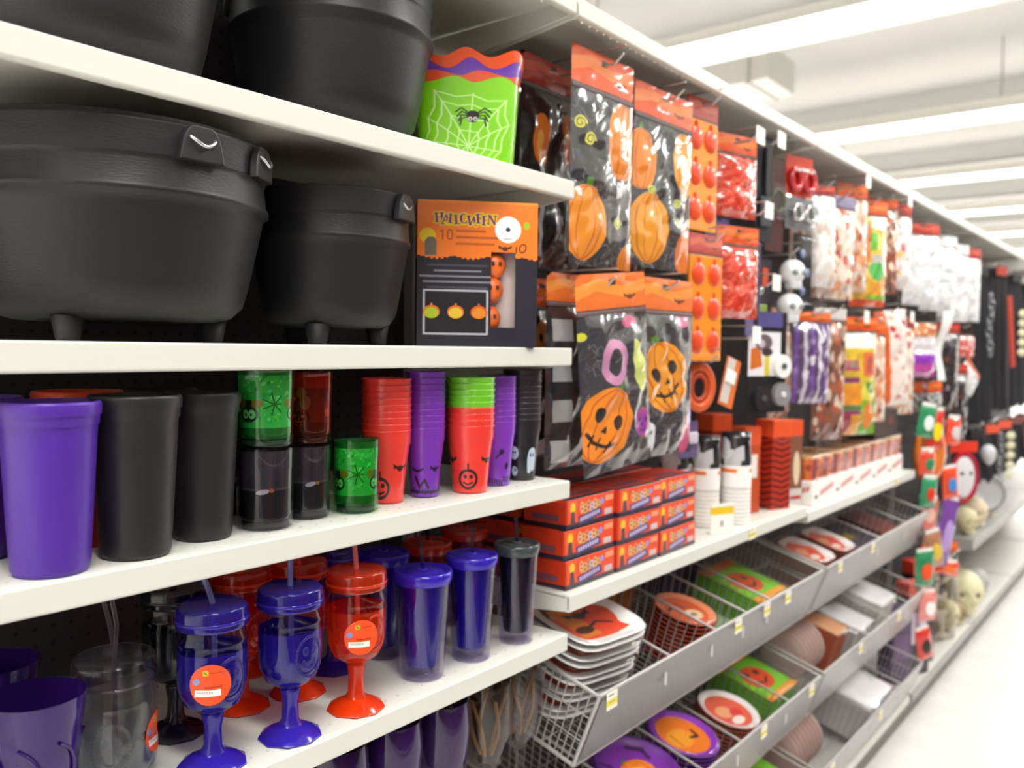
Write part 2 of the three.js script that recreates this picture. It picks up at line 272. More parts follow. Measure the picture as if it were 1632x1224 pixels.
{ // box of pumpkin string lights
  const w = 0.2, h = 0.24, d = 0.075, th = -42.4 * Math.PI / 180;
  const t = thing('lights_box', 'orange and black box of pumpkin string lights with a clear window', 'box', [1.0795 - Math.sin(th) * d / 2, S2, -0.939 - Math.cos(th) * d / 2], th);
  const tex = canvasTex(840, 1008, (g, W, H) => {
    fill(g, '#20202a', 0, 0, W, H); fill(g, '#f47c20', 0, 0, W, 380);
    g.fillStyle = '#f47c20'; for (let x = 0; x < W; x += 18) g.fillRect(x, 370, 18, 10 + 26 * Math.abs(Math.sin(x * 0.013)) * (x % 36 ? 1 : 0.6));
    fill(g, '#f6962f', 0, 0, W, 16);
    g.font = 'bold 92px serif'; g.textBaseline = 'middle'; let x = 112;
    [...'HALLOWEEN'].forEach((ch, i) => { g.save(); g.translate(x, 128 + (i % 2 ? 6 : -4)); g.rotate((i % 3 - 1) * 0.09); g.lineWidth = 20; g.strokeStyle = '#f6c21c'; g.lineJoin = 'round'; g.strokeText(ch, 0, 0); g.fillStyle = '#5b2a86'; g.fillText(ch, 0, 0); g.restore(); x += g.measureText(ch).width * 0.66; });
    g.fillStyle = '#a2410f'; g.font = '96px sans-serif'; g.fillText('10', 145, 238);
    for (let k = 0; k < 3; k++) fill(g, '#c05a16', 265, 200 + k * 44, [210, 330, 270][k], 16);
    blob(g, '#f8d21a', 70, 245, 56, 52); poly(g, '#6e675c', [[52, 380], [52, 280], [75, 255], [115, 255], [132, 280], [132, 380]]);
    blob(g, '#ffffff', 630, 190, 92, 92); blob(g, '#2b2b2b', 630, 190, 16, 16); blob(g, '#c9c9c9', 630, 255, 40, 6); blob(g, '#9ac41e', 762, 160, 20, 26);
    bat(g, '#5a2410', 610, 322, 50); strokes(g, '#5a2410', 10, [[690, 310], [690, 350]]); g.strokeStyle = '#5a2410'; g.lineWidth = 9; g.beginPath(); g.ellipse(735, 318, 22, 30, 0.4, 0, Math.PI * 2); g.stroke();
    for (let k = 0; k < 5; k++) { const cx = 280, ww = [420, 330, 590, 480, 420][k]; fill(g, k === 0 || k === 4 ? '#4a4a55' : '#85858d', Math.max(15, cx - ww / 2), 440 + k * 38, ww, 13); }
    g.strokeStyle = '#b9b9c0'; g.lineWidth = 14; g.strokeRect(48, 620, 440, 300); fill(g, '#17171d', 58, 630, 420, 280);
    [[100, '#b5c92a', '#e5792a'], [268, '#eac43a', '#e5741e'], [430, '#e88b26', '#d65f1c']].forEach(([px, c, r]) => { blob(g, r, px, 768, 58, 46); blob(g, c, px, 776, 48, 38); fill(g, r, px - 7, 708, 14, 18); });
  });
  const s = new THREE.Shape([V2(-w / 2, 0), V2(w / 2, 0), V2(w / 2, h), V2(-w / 2, h)]);
  const wx0 = -w / 2 + 0.61 * w, wx1 = -w / 2 + 0.815 * w, wy0 = h * 0.135, wy1 = h * 0.655;
  s.holes.push(new THREE.Path([V2(wx0, wy0), V2(wx0, wy1), V2(wx1, wy1), V2(wx1, wy0)]));
  mesh('front_panel', planarUV(new THREE.ExtrudeGeometry(s, { depth: 0.002, bevelEnabled: false }).translate(0, 0, d / 2 - 0.002), w, h), new THREE.MeshPhysicalMaterial({ map: tex, roughness: 0.4, clearcoat: 0.3 }), t);
  const dark = plastic(0x20202a, 0.45), org = plastic(0xf47c20, 0.45);
  mesh('side_panel', merge([box(0.002, h * 0.62, d - 0.002, -w / 2 + 0.001, h * 0.31, -0.001), box(0.002, h * 0.62, d - 0.002, w / 2 - 0.001, h * 0.31, -0.001), box(w, 0.002, d - 0.002, 0, 0.001, -0.001)]), dark, t);
  mesh('upper_side', merge([box(0.002, h * 0.38, d - 0.002, -w / 2 + 0.001, h * 0.81, -0.001), box(0.002, h * 0.38, d - 0.002, w / 2 - 0.001, h * 0.81, -0.001), box(w, 0.002, d - 0.002, 0, h - 0.001, -0.001)]), org, t);
  mesh('back_panel', box(w, h, 0.002, 0, h / 2, -d / 2 + 0.001), dark, t);
  const tray = mesh('inner_tray', rbox(0.05, wy1 - wy0 + 0.01, 0.004, 0.001, (wx0 + wx1) / 2, (wy0 + wy1) / 2, d / 2 - 0.03), plastic(0xd2bfba, 0.5), t); tray.userData.label = 'pinkish plastic tray behind the window';
  [0.565, 0.4, 0.2].forEach((v, i) => { const p = mesh('pumpkin_light', new THREE.SphereGeometry(0.019, 16, 12).scale(1, 1.12, 0.7).translate(wx0 + 0.008 - i * 0.004, h * v, d / 2 - 0.017), plastic(0xef6f2a, 0.35), t); mesh('face_print', merge([-1, 1].map((k) => box(0.005, 0.007, 0.002, wx0 + 0.01 - i * 0.004 + k * 0.006, h * v + 0.003, d / 2 - 0.0045))), plastic(0x40201a, 0.6), p); });
}
// ---------------------------------------------------------------- tumblers and cups
function tumbler(label, x, y, z, Rb, Rt, H, mat, group) {
  const t = thing('tumbler', label, 'tumbler', [x, y, z], 0, group);
  const at = (v) => Rb + (Rt - Rb) * v;
  const p = [[0, 0.003], [Rb * 0.8, 0.002], [Rb * 0.93, 0], [Rb, 0.006]];
  for (const v of [0.2, 0.5, 0.8]) p.push([at(v), H * v]);
  p.push([at(0.86), H * 0.86], [at(0.862) + 0.0016, H * 0.864], [at(0.92) + 0.0016, H * 0.92], [at(0.922) + 0.0032, H * 0.924], [at(0.985) + 0.003, H * 0.985], [at(1) + 0.001, H], [at(1) - 0.001, H], [at(0.98) - 0.003, H * 0.97], [at(0.1) - 0.003, H * 0.08], [0, H * 0.06]);
  mesh('cup_wall', lathe(p, 56), mat, t);
  return t;
}
const purpleCup = plastic(0x50279a, 0.38), blackCup = plastic(0x1f1d20, 0.42), orangeCup = plastic(0xd8451c, 0.4);
tumbler('large purple plastic tumbler at the left of the cup shelf', 0.394, S3, -0.928, 0.0376, 0.047, 0.178, purpleCup, 'tall plastic tumblers');
tumbler('black plastic tumbler next to the large purple tumbler', 0.488, S3, -0.932, 0.0379, 0.047, 0.181, blackCup, 'tall plastic tumblers');
tumbler('black plastic tumbler next to the clear cup with a green cup on top', 0.587, S3, -0.957, 0.0345, 0.043, 0.18, blackCup, 'tall plastic tumblers');
tumbler('purple tumbler half hidden at the left edge of the cup shelf', 0.365, S3, -1.05, 0.0376, 0.047, 0.178, purpleCup, 'tall plastic tumblers');
tumbler('orange tumbler barely showing behind the large purple tumbler', 0.472, S3, -1.035, 0.0376, 0.047, 0.182, orangeCup, 'tall plastic tumblers');
tumbler('black tumbler in the back row behind the black front tumblers', 0.585, S3, -1.06, 0.0376, 0.047, 0.18, blackCup, 'tall plastic tumblers');
// short light up cups: clear shell, printed liner
const linerTex = (bg, spots, dark) => canvasTex(512, 256, (g, W, H) => {
  fill(g, bg, 0, 0, W, H); seed = 11;
  for (let k = 0; k < 260; k++) blob(g, spots[k % spots.length], rnd() * W, rnd() * H * 0.75, rr(3, 10), rr(2, 8), rnd() * 3);
  fill(g, dark, 0, 0, W, 26); fill(g, dark, 0, H - 40, W, 40);
  for (let k = 0; k < 3; k++) { const x = 60 + k * 171; blob(g, '#1c1c1c', x, 166, 34, 30); blob(g, '#e0791e', x - 30, 128, 20, 16); blob(g, '#e0791e', x + 30, 128, 20, 16); fill(g, '#1c1c1c', x - 12, 116, 24, 22); blob(g, '#cfe8d2', x - 13, 166, 13, 17); blob(g, '#cfe8d2', x + 13, 166, 13, 17); blob(g, '#222', x - 10, 168, 4, 6); blob(g, '#222', x + 10, 168, 4, 6); for (let j = 0; j < 7; j++) strokes(g, dark, 5, [[x + 85, 130], [x + 85 + 40 * Math.cos(j * 0.9), 130 + 40 * Math.sin(j * 0.9)]]); }
});
const blackLiner = canvasTex(512, 256, (g, W, H) => { fill(g, '#4b464b', 0, 0, W, H); for (let k = 0; k < 24; k++) fill(g, k % 2 ? '#575257' : '#403b40', k * 22, 0, 10, 140); fill(g, '#6a666a', 0, 134, W, 8); fill(g, '#1b191c', 0, 142, W, 114); for (let k = 0; k < 3; k++) { blob(g, '#f0eef0', 100 + k * 171, 146, 22, 9, -0.2); blob(g, '#e07a2a', 128 + k * 171, 142, 9, 7); } });
const greenLiner = linerTex('#58bd76', ['#86e0a0', '#46a862', '#a6ecb6', '#379050', '#6ed84c'], '#1f6636');
const brownLiner = canvasTex(512, 256, (g, W, H) => { fill(g, '#6b4632', 0, 0, W, H); fill(g, '#a64a22', 0, 0, W, 60); fill(g, '#40281f', 0, 200, W, 56); for (let k = 0; k < 3; k++) { blob(g, '#8ed63c', 80 + k * 171, 80, 18, 24); blob(g, '#8ed63c', 92 + k * 171, 118, 20, 30); blob(g, '#d5d0c8', 50 + k * 171, 104, 12, 8); pumpkin(g, 70 + k * 171, 180, 40, 34, '#27201e', '#e08a2a'); blob(g, '#e0701e', 20 + k * 171, 160, 18, 20); } });
function lightCup(label, x, y, z, liner, shellColor, group, R = 0.0365, H = 0.106) {
  const t = thing('light_up_cup', label, 'cup', [x, y, z], rr(-0.4, 0.4), group);
  mesh('shell', lathe([[0, 0.001], [R * 0.86, 0], [R * 0.97, 0.004], [R * 0.98, 0.02], [R, H * 0.72], [R * 1.03, H * 0.74], [R * 1.03, H], [R * 1.0, H], [R * 0.99, H * 0.76], [R * 0.96, H * 0.7], [R * 0.92, 0.01]], 48), clear(shellColor, 0.04), t);
  mesh('liner', lathe([[0, 0.012], [R * 0.8, 0.012], [R * 0.88, 0.018], [R * 0.93, H * 0.97]], 40), new THREE.MeshPhysicalMaterial({ map: liner, roughness: 0.5, side: THREE.DoubleSide, transmission: 0.25 }), t);
  mesh('base_cap', lathe([[0, 0], [R * 0.8, 0], [R * 0.82, 0.01], [0, 0.011]], 32), plastic(0x2a2a2c, 0.5), t);
  return t;
}
lightCup('clear cup with a black liner under the green cup in the stack', 0.673, S3, -0.95, blackLiner, 0xe6e6ea, 'light up cups');
lightCup('green glitter cup stacked on a clear black cup', 0.673, S3 + 0.1065, -0.95, greenLiner, 0xdcfae0, 'light up cups');
lightCup('clear cup with a black liner under the orange rimmed cup', 0.752, S3, -0.965, blackLiner, 0xe6e6ea, 'light up cups', 0.032, 0.103);
lightCup('brown and orange cup with a green ghost, stacked on a clear black cup', 0.752, S3 + 0.1035, -0.965, brownLiner, 0xf0b590, 'light up cups', 0.034, 0.1);
lightCup('short green glitter cup standing alone before the red cup stack', 0.826, S3, -0.948, greenLiner, 0xcaf6d0, 'light up cups', 0.0335, 0.106);
lightCup('short dark cup in the back row behind the green glitter cups', 0.71, S3, -1.07, blackLiner, 0xd0d0d4, 'light up cups');
// nested party cups with printed sides
const printTex = (bg, draw) => canvasTex(512, 256, (g, W, H) => { fill(g, bg, 0, 0, W, H); draw(g, W, H); });
const redPrint = printTex('#f03c32', (g) => { for (let k = 0; k < 3; k++) { const x = 40 + k * 171; g.strokeStyle = '#2a1315'; g.lineWidth = 11; g.beginPath(); g.ellipse(x, 200, 38, 34, 0, 0, Math.PI * 2); g.stroke(); blob(g, '#2a1315', x - 12, 190, 8, 8); blob(g, '#2a1315', x + 14, 190, 8, 8); strokes(g, '#2a1315', 7, [[x - 20, 212], [x, 220], [x + 20, 212]]); bat(g, '#2a1315', x + 88, 130, 34); fill(g, '#2a1315', x - 4, 140, 8, 20); } });
const purplePrint = printTex('#7a33b8', (g) => { for (let k = 0; k < 3; k++) { const x = 60 + k * 171; strokes(g, '#24103a', 10, [[x - 40, 150], [x - 10, 158], [x + 20, 150]]); bat(g, '#24103a', x + 85, 150, 30); strokes(g, '#24103a', 12, [[x - 20, 180], [x, 215], [x + 30, 190], [x + 50, 220]]); } fill(g, '#24103a', 0, 228, 512, 12); for (let x = 0; x < 512; x += 16) fill(g, '#24103a', x, 214 + (x * 7 % 13), 6, 20); });
const purplePrint2 = printTex('#8238be', (g) => { for (let k = 0; k < 4; k++) { const x = 50 + k * 128; strokes(g, '#24103a', 8, [[x, 140], [x + 24, 120]]); blob(g, '#24103a', x + 26, 118, 13, 11); blob(g, '#24103a', x + 60, 176, 12, 14); } for (let x = 0; x < 512; x += 14) fill(g, '#24103a', x, 216 + (x * 5 % 17), 9, 22); });
const blackPrint = printTex('#201f24', (g) => { for (let k = 0; k < 3; k++) { const x = 50 + k * 171; ghost(g, '#c9d8ea', x, 170, 52); blob(g, '#c9d8ea', x + 74, 140, 24, 28); blob(g, '#222', x + 68, 138, 4, 6); blob(g, '#222', x + 80, 138, 4, 6); blob(g, '#c9d8ea', x + 74, 216, 18, 20); blob(g, '#222', x + 78, 210, 6, 6); } });
const cupGeoCache = {};
function partyCup(label, x, y, z, R, mat, group, turn) {
  const H = 0.112;
  const g = cupGeoCache[R] ??= lathe([[0, 0.004], [R * 0.66, 0.004], [R * 0.68, 0], [R * 0.7, 0.003], [R * 0.82, H * 0.5], [R * 0.9, H * 0.78], [R * 0.965, H * 0.8], [R * 0.975, H * 0.965], [R, H * 0.975], [R, H], [R * 0.965, H], [R * 0.94, H * 0.82], [R * 0.66, 0.008]], 44);
  const t = mesh(numbered('party_cup'), g, mat); t.position.set(x, y, z); t.rotation.y = turn;
  t.userData = { label, category: 'cup', group }; return t;
}
const cupMat = (tex, color) => new THREE.MeshPhysicalMaterial({ ...(tex ? { map: tex } : { color }), roughness: 0.3, clearcoat: 0.5, clearcoatRoughness: 0.15, side: THREE.DoubleSide });
const redC = cupMat(redPrint), purC = cupMat(purplePrint), pur2C = cupMat(purplePrint2), blkC = cupMat(blackPrint), redP = cupMat(null, 0xf03c32), purP = cupMat(null, 0x7a33b8), pur2P = cupMat(null, 0x8238be), blkP = cupMat(null, 0x29282d), grnP = cupMat(null, 0x74c92a);
function cupStack(x, z, R, first, rest, n, bottomLabel, nestLabel, group, turn, capFrom = 99, capMat, capLabel) {
  for (let k = 0; k < n; k++) partyCup(k === 0 ? bottomLabel : k >= capFrom ? capLabel : nestLabel, x, S3 + k * 0.0098, z, R, k === 0 ? first : k >= capFrom ? capMat : rest, group, turn + k * 0.7);
}
cupStack(0.908, -0.972, 0.038, redC, redP, 9, 'red cup with a pumpkin face print at the bottom of the all red stack', 'plain red cup nested in the all red stack', 'cups of the all red stack', 0.5);
cupStack(0.984, -0.964, 0.032, purC, purP, 10, 'purple cup with black swirls at the bottom of the stack between the red stacks', 'plain purple cup nested between the two red stacks', 'cups of the purple stack between the red ones', 0.2);
cupStack(1.066, -0.94, 0.0405, redC, redP, 9, 'red cup with bats at the bottom of the stack capped with green cups', 'plain red cup nested below the green cups', 'cups of the red and green stack', 2.75, 4, grnP, 'plain green cup nested on top of the red cups');
cupStack(1.152, -0.955, 0.034, pur2C, pur2P, 9, 'purple cup with dots at the bottom of the stack next to the black cups', 'plain purple cup nested in the stack beside the black cups', 'cups of the purple stack by the black one', 0.1);
cupStack(1.232, -0.962, 0.036, blkC, blkP, 10, 'black cup with white ghosts at the bottom of the stack at the shelf end', 'plain black cup nested in the stack at the shelf end', 'cups of the black stack', 1.3);

// ---------------------------------------------------------------- goblets, jar and straw tumblers
const stickerTex = canvasTex(256, 256, (g) => { fill(g, '#f2501f', 0, 0, 256, 256); fill(g, '#c9b21c', 82, 36, 36, 34); strokes(g, '#5d5010', 5, [[92, 46], [108, 62]]); blob(g, '#7f9ad0', 40, 110, 22, 20); fill(g, '#c93c12', 130, 50, 80, 8); fill(g, '#b9360f', 90, 138, 112, 12); fill(g, '#f4efe8', 32, 160, 160, 40); for (let k = 0; k < 20; k++) fill(g, '#8a8580', 46 + k * 5, 168, k % 3 ? 2 : 3, 14); });
const stickerMat = new THREE.MeshPhysicalMaterial({ map: stickerTex, roughness: 0.35, side: THREE.DoubleSide });
function sticker(parent, R, y, ang, r = 0.0245) {
  const g = new THREE.CircleGeometry(r, 28), p = g.attributes.position;
  for (let i = 0; i < p.count; i++) { const a = p.getX(i) / R; p.setXYZ(i, Math.sin(a) * R, p.getY(i) + y, Math.cos(a) * R); }
  g.computeVertexNormals(); const m = mesh('sticker', g, stickerMat, parent); m.rotation.y = ang; m.userData.label = 'round orange price sticker with a barcode'; return m;
}
function jarBowl(R, y0, H) { return [[0.006, y0], [R * 0.45, y0 + 0.002], [R * 0.8, y0 + 0.012], [R * 0.97, y0 + 0.03], [R, y0 + 0.045], [R, y0 + H - 0.028], [R * 0.99, y0 + H - 0.022], [R * 1.02, y0 + H - 0.019], [R * 1.02, y0 + H - 0.016], [R * 0.93, y0 + H - 0.006], [R * 0.93, y0 + H]]; }
function embossed(R, y0, H) {           // raised oval medallion with a face on the glass
  const out = [], put = (a, y, r) => { const s = new THREE.SphereGeometry(r, 8, 6).scale(1, 1, 0.5); s.translate(0, y, R); s.rotateY(a); out.push(s); };
  for (let k = 0; k < 40; k++) { const a = k / 40 * Math.PI * 2; put(Math.cos(a) * 0.45, y0 + H * 0.45 + Math.sin(a) * H * 0.24, 0.0022); }
  for (let k = 0; k < 14; k++) { const a = Math.PI + k / 13 * Math.PI; put(Math.cos(a) * 0.22, y0 + H * 0.4 + Math.sin(a) * H * 0.09, 0.0025); }
  for (const k of [-1, 1]) for (let j = 0; j < 10; j++) put(k * 0.16 + Math.cos(j * 0.63) * 0.07, y0 + H * 0.52 + Math.sin(j * 0.63) * H * 0.04, 0.002);
  return merge(out);
}
function goblet(label, x, z, colorHex, stickAng, straw, turn = 0, scale = 1) {
  const t = thing('jar_goblet', label, 'goblet', [x, S4, z], turn, 'mason jar goblets with straws'); t.scale.setScalar(scale);
  const m = plastic(colorHex, 0.07, { transmission: 0.72, thickness: 0, side: THREE.DoubleSide }), R = 0.0415, y0 = 0.068, H = 0.108;
  mesh('bowl', lathe(jarBowl(R, y0, H).slice(0, 6), 48), m, t);
  mesh('neck', lathe(jarBowl(R, y0, H).slice(5), 48), clear(new THREE.Color(colorHex).lerp(new THREE.Color(0xffffff), 0.72).getHex(), 0.04), t);
  mesh('medallion', embossed(R, y0, H), m, t);
  mesh('stem', lathe([[0, 0.066], [0.013, 0.07], [0.0135, 0.062], [0.0105, 0.045], [0.0115, 0.024], [0.016, 0.016]], 8), plastic(colorHex, 0.15, { transmission: 0.35, thickness: 0, side: THREE.DoubleSide }), t);
  mesh('foot', lathe([[0.016, 0.016], [0.03, 0.01], [0.0415, 0.003], [0.042, 0], [0, 0.001]], 9), plastic(colorHex, 0.15, { transmission: 0.25, thickness: 0, side: THREE.DoubleSide }), t);
  const lid = mesh('lid', lathe([[0.004, y0 + H + 0.026], [R * 0.9, y0 + H + 0.026], [R * 1.02, y0 + H + 0.022], [R * 1.04, y0 + H + 0.002], [R * 1.0, y0 + H - 0.001]], 40), plastic(colorHex, 0.12, { transmission: 0.7, thickness: 0, side: THREE.DoubleSide }), t);
  mesh('band', lathe([[R * 1.035, y0 + H + 0.006], [R * 1.07, y0 + H + 0.008], [R * 1.035, y0 + H + 0.01]], 40), plastic(colorHex, 0.15, { transmission: 0.4, thickness: 0, side: THREE.DoubleSide }), lid);
  mesh('straw', tube([[0, y0 + 0.012, 0.004], [0, y0 + H + 0.026, 0], [straw, 0.236, 0.0]], 0.0036, 10, 10), plastic(new THREE.Color(colorHex).lerp(new THREE.Color(0xffffff), 0.3).getHex(), 0.2, { transmission: 0.5, thickness: 0, side: THREE.DoubleSide }), t);
  if (stickAng !== null) sticker(t, R + 0.0035, y0 + 0.048, stickAng);
  return t;
}
const VIO = 0x3a26b4, ORG = 0xf2400f;
goblet('violet jar goblet with an orange sticker facing the camera', 0.588, -0.938, VIO, -0.62, -0.012);
goblet('violet jar goblet without a visible sticker, next to the orange goblet', 0.698, -0.93, VIO, null, 0.0);
goblet('orange jar goblet with an orange sticker at the shelf front', 0.814, -0.932, ORG, -0.55, -0.004);
goblet('orange jar goblet standing behind the front orange and violet goblets', 0.795, -1.04, ORG, null, 0.006);
goblet('dark smoky jar goblet behind the clear jar mug', 0.606, -1.055, 0x2c2930, null, -0.008);
goblet('orange jar goblet at the back between the two violet goblets', 0.71, -1.06, ORG, null, 0.004);
goblet('violet jar goblet at the back behind the orange goblets', 0.892, -1.075, VIO, null, 0.004);
goblet('orange jar goblet in the far back row of the goblet shelf', 0.80, -1.17, ORG, null, 0.004);
{ // clear jar mug
  const t = thing('jar_mug', 'clear mason jar mug with embossed face and a twisted straw', 'jar', [0.491, S4, -0.99], -0.55);
  const R = 0.047, H = 0.125, m = clear(0xeef0f2, 0.04);
  mesh('glass_body', lathe([[0, 0.004], [R * 0.7, 0.002], [R * 0.9, 0.008], [R, 0.024], [R, H - 0.03], [R * 1.0, H - 0.024], [R * 1.02, H - 0.02], [R * 0.93, H - 0.006], [R * 0.93, H]], 52), m, t);
  mesh('inner_wall', lathe([[0, 0.008], [R * 0.84, 0.014], [R * 0.93, 0.03], [R * 0.93, H - 0.032], [R * 0.88, H - 0.008], [R * 0.88, H]], 52), m, t);
  mesh('medallion', embossed(R, 0.0, H), m, t);
  const lid = mesh('lid', lathe([[0.004, H + 0.026], [R * 0.9, H + 0.027], [R * 1.0, H + 0.022], [R * 1.03, H], [R * 1.0, H - 0.002]], 44), clear(0xe4e4e8, 0.12), t);
  mesh('rim_ring', new THREE.TorusGeometry(R * 1.02, 0.0016, 6, 48).rotateX(Math.PI / 2).translate(0, H, 0), clear(0xf2f2f6, 0.05), lid);
  for (const k of [0, 1]) mesh('straw', tube([[0, 0.01, 0], [0, H + 0.026, 0.002], [-0.004 + k * 0.007, H + 0.06, k * 0.004], [-0.014 + k * 0.01, 0.228, 0]], 0.0028, 16, 8), clear(0xe6dfe8, 0.2), t);
  mesh('handle', tube([[R * 0.97, 0.1, 0], [R * 1.35, 0.1, 0], [R * 1.5, 0.07, 0], [R * 1.3, 0.035, 0], [R * 0.98, 0.03, 0]], 0.005, 24, 10).rotateY(Math.PI * 0.75), m, t);
  sticker(t, R + 0.001, 0.06, 1.35);
}
{ // broad purple cup at the left edge
  const t = thing('embossed_cup', 'wide translucent purple cup with raised pattern at the left edge', 'cup', [0.393, S4, -0.965], 0.3);
  const m = plastic(0x4a2690, 0.08, { transmission: 0.6, thickness: 0, side: THREE.DoubleSide }), R = 0.05, H = 0.142;
  mesh('cup_wall', lathe([[0, 0.003], [R * 0.62, 0.001], [R * 0.66, 0.006], [R * 0.84, H * 0.55], [R, H], [R * 0.97, H], [R * 0.8, H * 0.5], [R * 0.6, 0.01], [0, 0.009]], 48), m, t);
  const sw = []; for (let k = 0; k < 7; k++) { const a = k * 0.9; sw.push(tube([[Math.sin(a) * R * 0.76, H * 0.28, Math.cos(a) * R * 0.76], [Math.sin(a + 0.3) * R * 0.84, H * 0.45, Math.cos(a + 0.3) * R * 0.84], [Math.sin(a + 0.1) * R * 0.9, H * 0.62, Math.cos(a + 0.1) * R * 0.9], [Math.sin(a - 0.2) * R * 0.92, H * 0.7, Math.cos(a - 0.2) * R * 0.92]], 0.0022, 14)); }
  mesh('raised_swirl', merge(sw), m, t);
  const b = dup(t, [0.40, S4, -1.1], 1.4, 'wide translucent purple cup in the back row at the left edge'); b.userData.group = undefined;
}
function strawTumbler(label, x, z, H, R, colorHex, lidHex, group) {
  const t = thing('straw_tumbler', label, 'tumbler', [x, S4, z], 0, group);
  mesh('outer_shell', lathe([[0, 0.001], [R * 0.7, 0], [R * 0.74, 0.004], [R * 0.97, H * 0.97], [R * 0.93, H * 0.97], [R * 0.7, 0.006]], 44), clear(0xe9e6f2, 0.05), t);
  mesh('inner_cup', lathe([[0, 0.018], [R * 0.5, 0.018], [R * 0.55, 0.023], [R * 0.78, H * 0.96]], 40), plastic(colorHex, 0.15, { transmission: 0.6, thickness: 0, side: THREE.DoubleSide }), t);
  const l = mesh('lid', lathe([[0.005, H + 0.004], [R * 0.6, H + 0.003], [R * 0.82, H - 0.004], [R * 0.88, H + 0.004], [R, H + 0.003], [R * 1.02, H - 0.004], [R * 0.98, H - 0.014], [R * 0.92, H - 0.016]], 44), plastic(lidHex, 0.2, { transmission: 0.3, thickness: 0, side: THREE.DoubleSide }), t);
  mesh('grommet', new THREE.TorusGeometry(0.006, 0.002, 6, 16).rotateX(Math.PI / 2).translate(0, H + 0.004, 0), plastic(lidHex, 0.3), l);
  mesh('straw', tube([[0.004, 0.02, 0], [0, H, 0], [rr(-0.006, 0.006), Math.min(0.236, H + 0.05), 0]], 0.0036, 8, 10), clear(0xb9b0d8, 0.15), t);
  return t;
}
strawTumbler('violet straw tumbler at the shelf front beside the orange goblet', 0.962, -0.945, 0.166, 0.0465, 0x3a1fd0, 0x3d22c8, 'double wall straw tumblers');
strawTumbler('violet straw tumbler beside the smoky grey tumbler', 1.073, -0.94, 0.172, 0.0435, 0x3a1fd0, 0x3d22c8, 'double wall straw tumblers');
strawTumbler('smoky grey straw tumbler at the right end of the goblet shelf', 1.188, -0.935, 0.172, 0.041, 0x3a3d42, 0x4a5256, 'double wall straw tumblers');
strawTumbler('violet straw tumbler in the second row behind the front violet one', 0.985, -1.06, 0.172, 0.0435, 0x3a1fd0, 0x3d22c8, 'double wall straw tumblers');
strawTumbler('red straw tumbler in the second row behind the violet tumblers', 1.09, -1.06, 0.172, 0.0435, 0xd8300f, 0xd8300f, 'double wall straw tumblers');
strawTumbler('red straw tumbler at the back behind the smoky grey tumbler', 1.2, -1.07, 0.178, 0.0435, 0xd8300f, 0xd8300f, 'double wall straw tumblers');
// bagged plastic glasses on the low shelf
function baggedGlass(label, x, z, tint, contents, cHex) {
  const t = thing('bagged_glass', label, 'plastic glass', [x, S5, z], 0, 'bagged plastic glasses');
  const m = tint > 0xc00000 ? clear(tint, 0.06) : plastic(tint, 0.08, { transmission: 0.7, thickness: 0, side: THREE.DoubleSide });
  mesh('glass_bowl', lathe([[0.008, 0.13], [0.03, 0.15], [0.043, 0.2], [0.046, 0.25], [0.043, 0.288], [0.041, 0.288], [0.044, 0.25], [0.028, 0.155]], 40), m, t);
  mesh('glass_stem', lathe([[0, 0.13], [0.008, 0.13], [0.006, 0.06], [0.008, 0.012], [0.036, 0.004], [0.036, 0], [0, 0]], 24), m, t);
  const c = []; for (let k = 0; k < 5; k++) { const a = k * 1.3 + x * 9; c.push(tube([[0.01 * Math.cos(a), 0.16, 0.01 * Math.sin(a)], [0.024 * Math.cos(a), 0.2, 0.024 * Math.sin(a)], [0.034 * Math.cos(a + 0.6), 0.262, 0.034 * Math.sin(a + 0.6)]], 0.0032, 10)); }
  mesh(contents, merge(c), plastic(cHex, 0.5), t);
  return t;
}
baggedGlass('dark purple stemmed glass under the goblet shelf, leftmost of the low row', 0.80, -0.955, 0x4a2470, 'ribbon', 0x5a2a86);
baggedGlass('purple stemmed glass with violet ribbon, second in the low row', 0.905, -0.95, 0x5a3088, 'ribbon', 0x7a2aa6);
baggedGlass('purple stemmed glass with tan sticks, third in the low row', 1.01, -0.945, 0x5c3a82, 'reed_stick', 0xb58a5a);
baggedGlass('clear stemmed glass with straw coloured filling beside the wire basket', 1.115, -0.94, 0xe2dcd6, 'reed_stick', 0xb89a6a);
baggedGlass('clear stemmed glass at the end of the low row beside the upright', 1.218, -0.95, 0xe6e2e0, 'reed_stick', 0xa88a62);
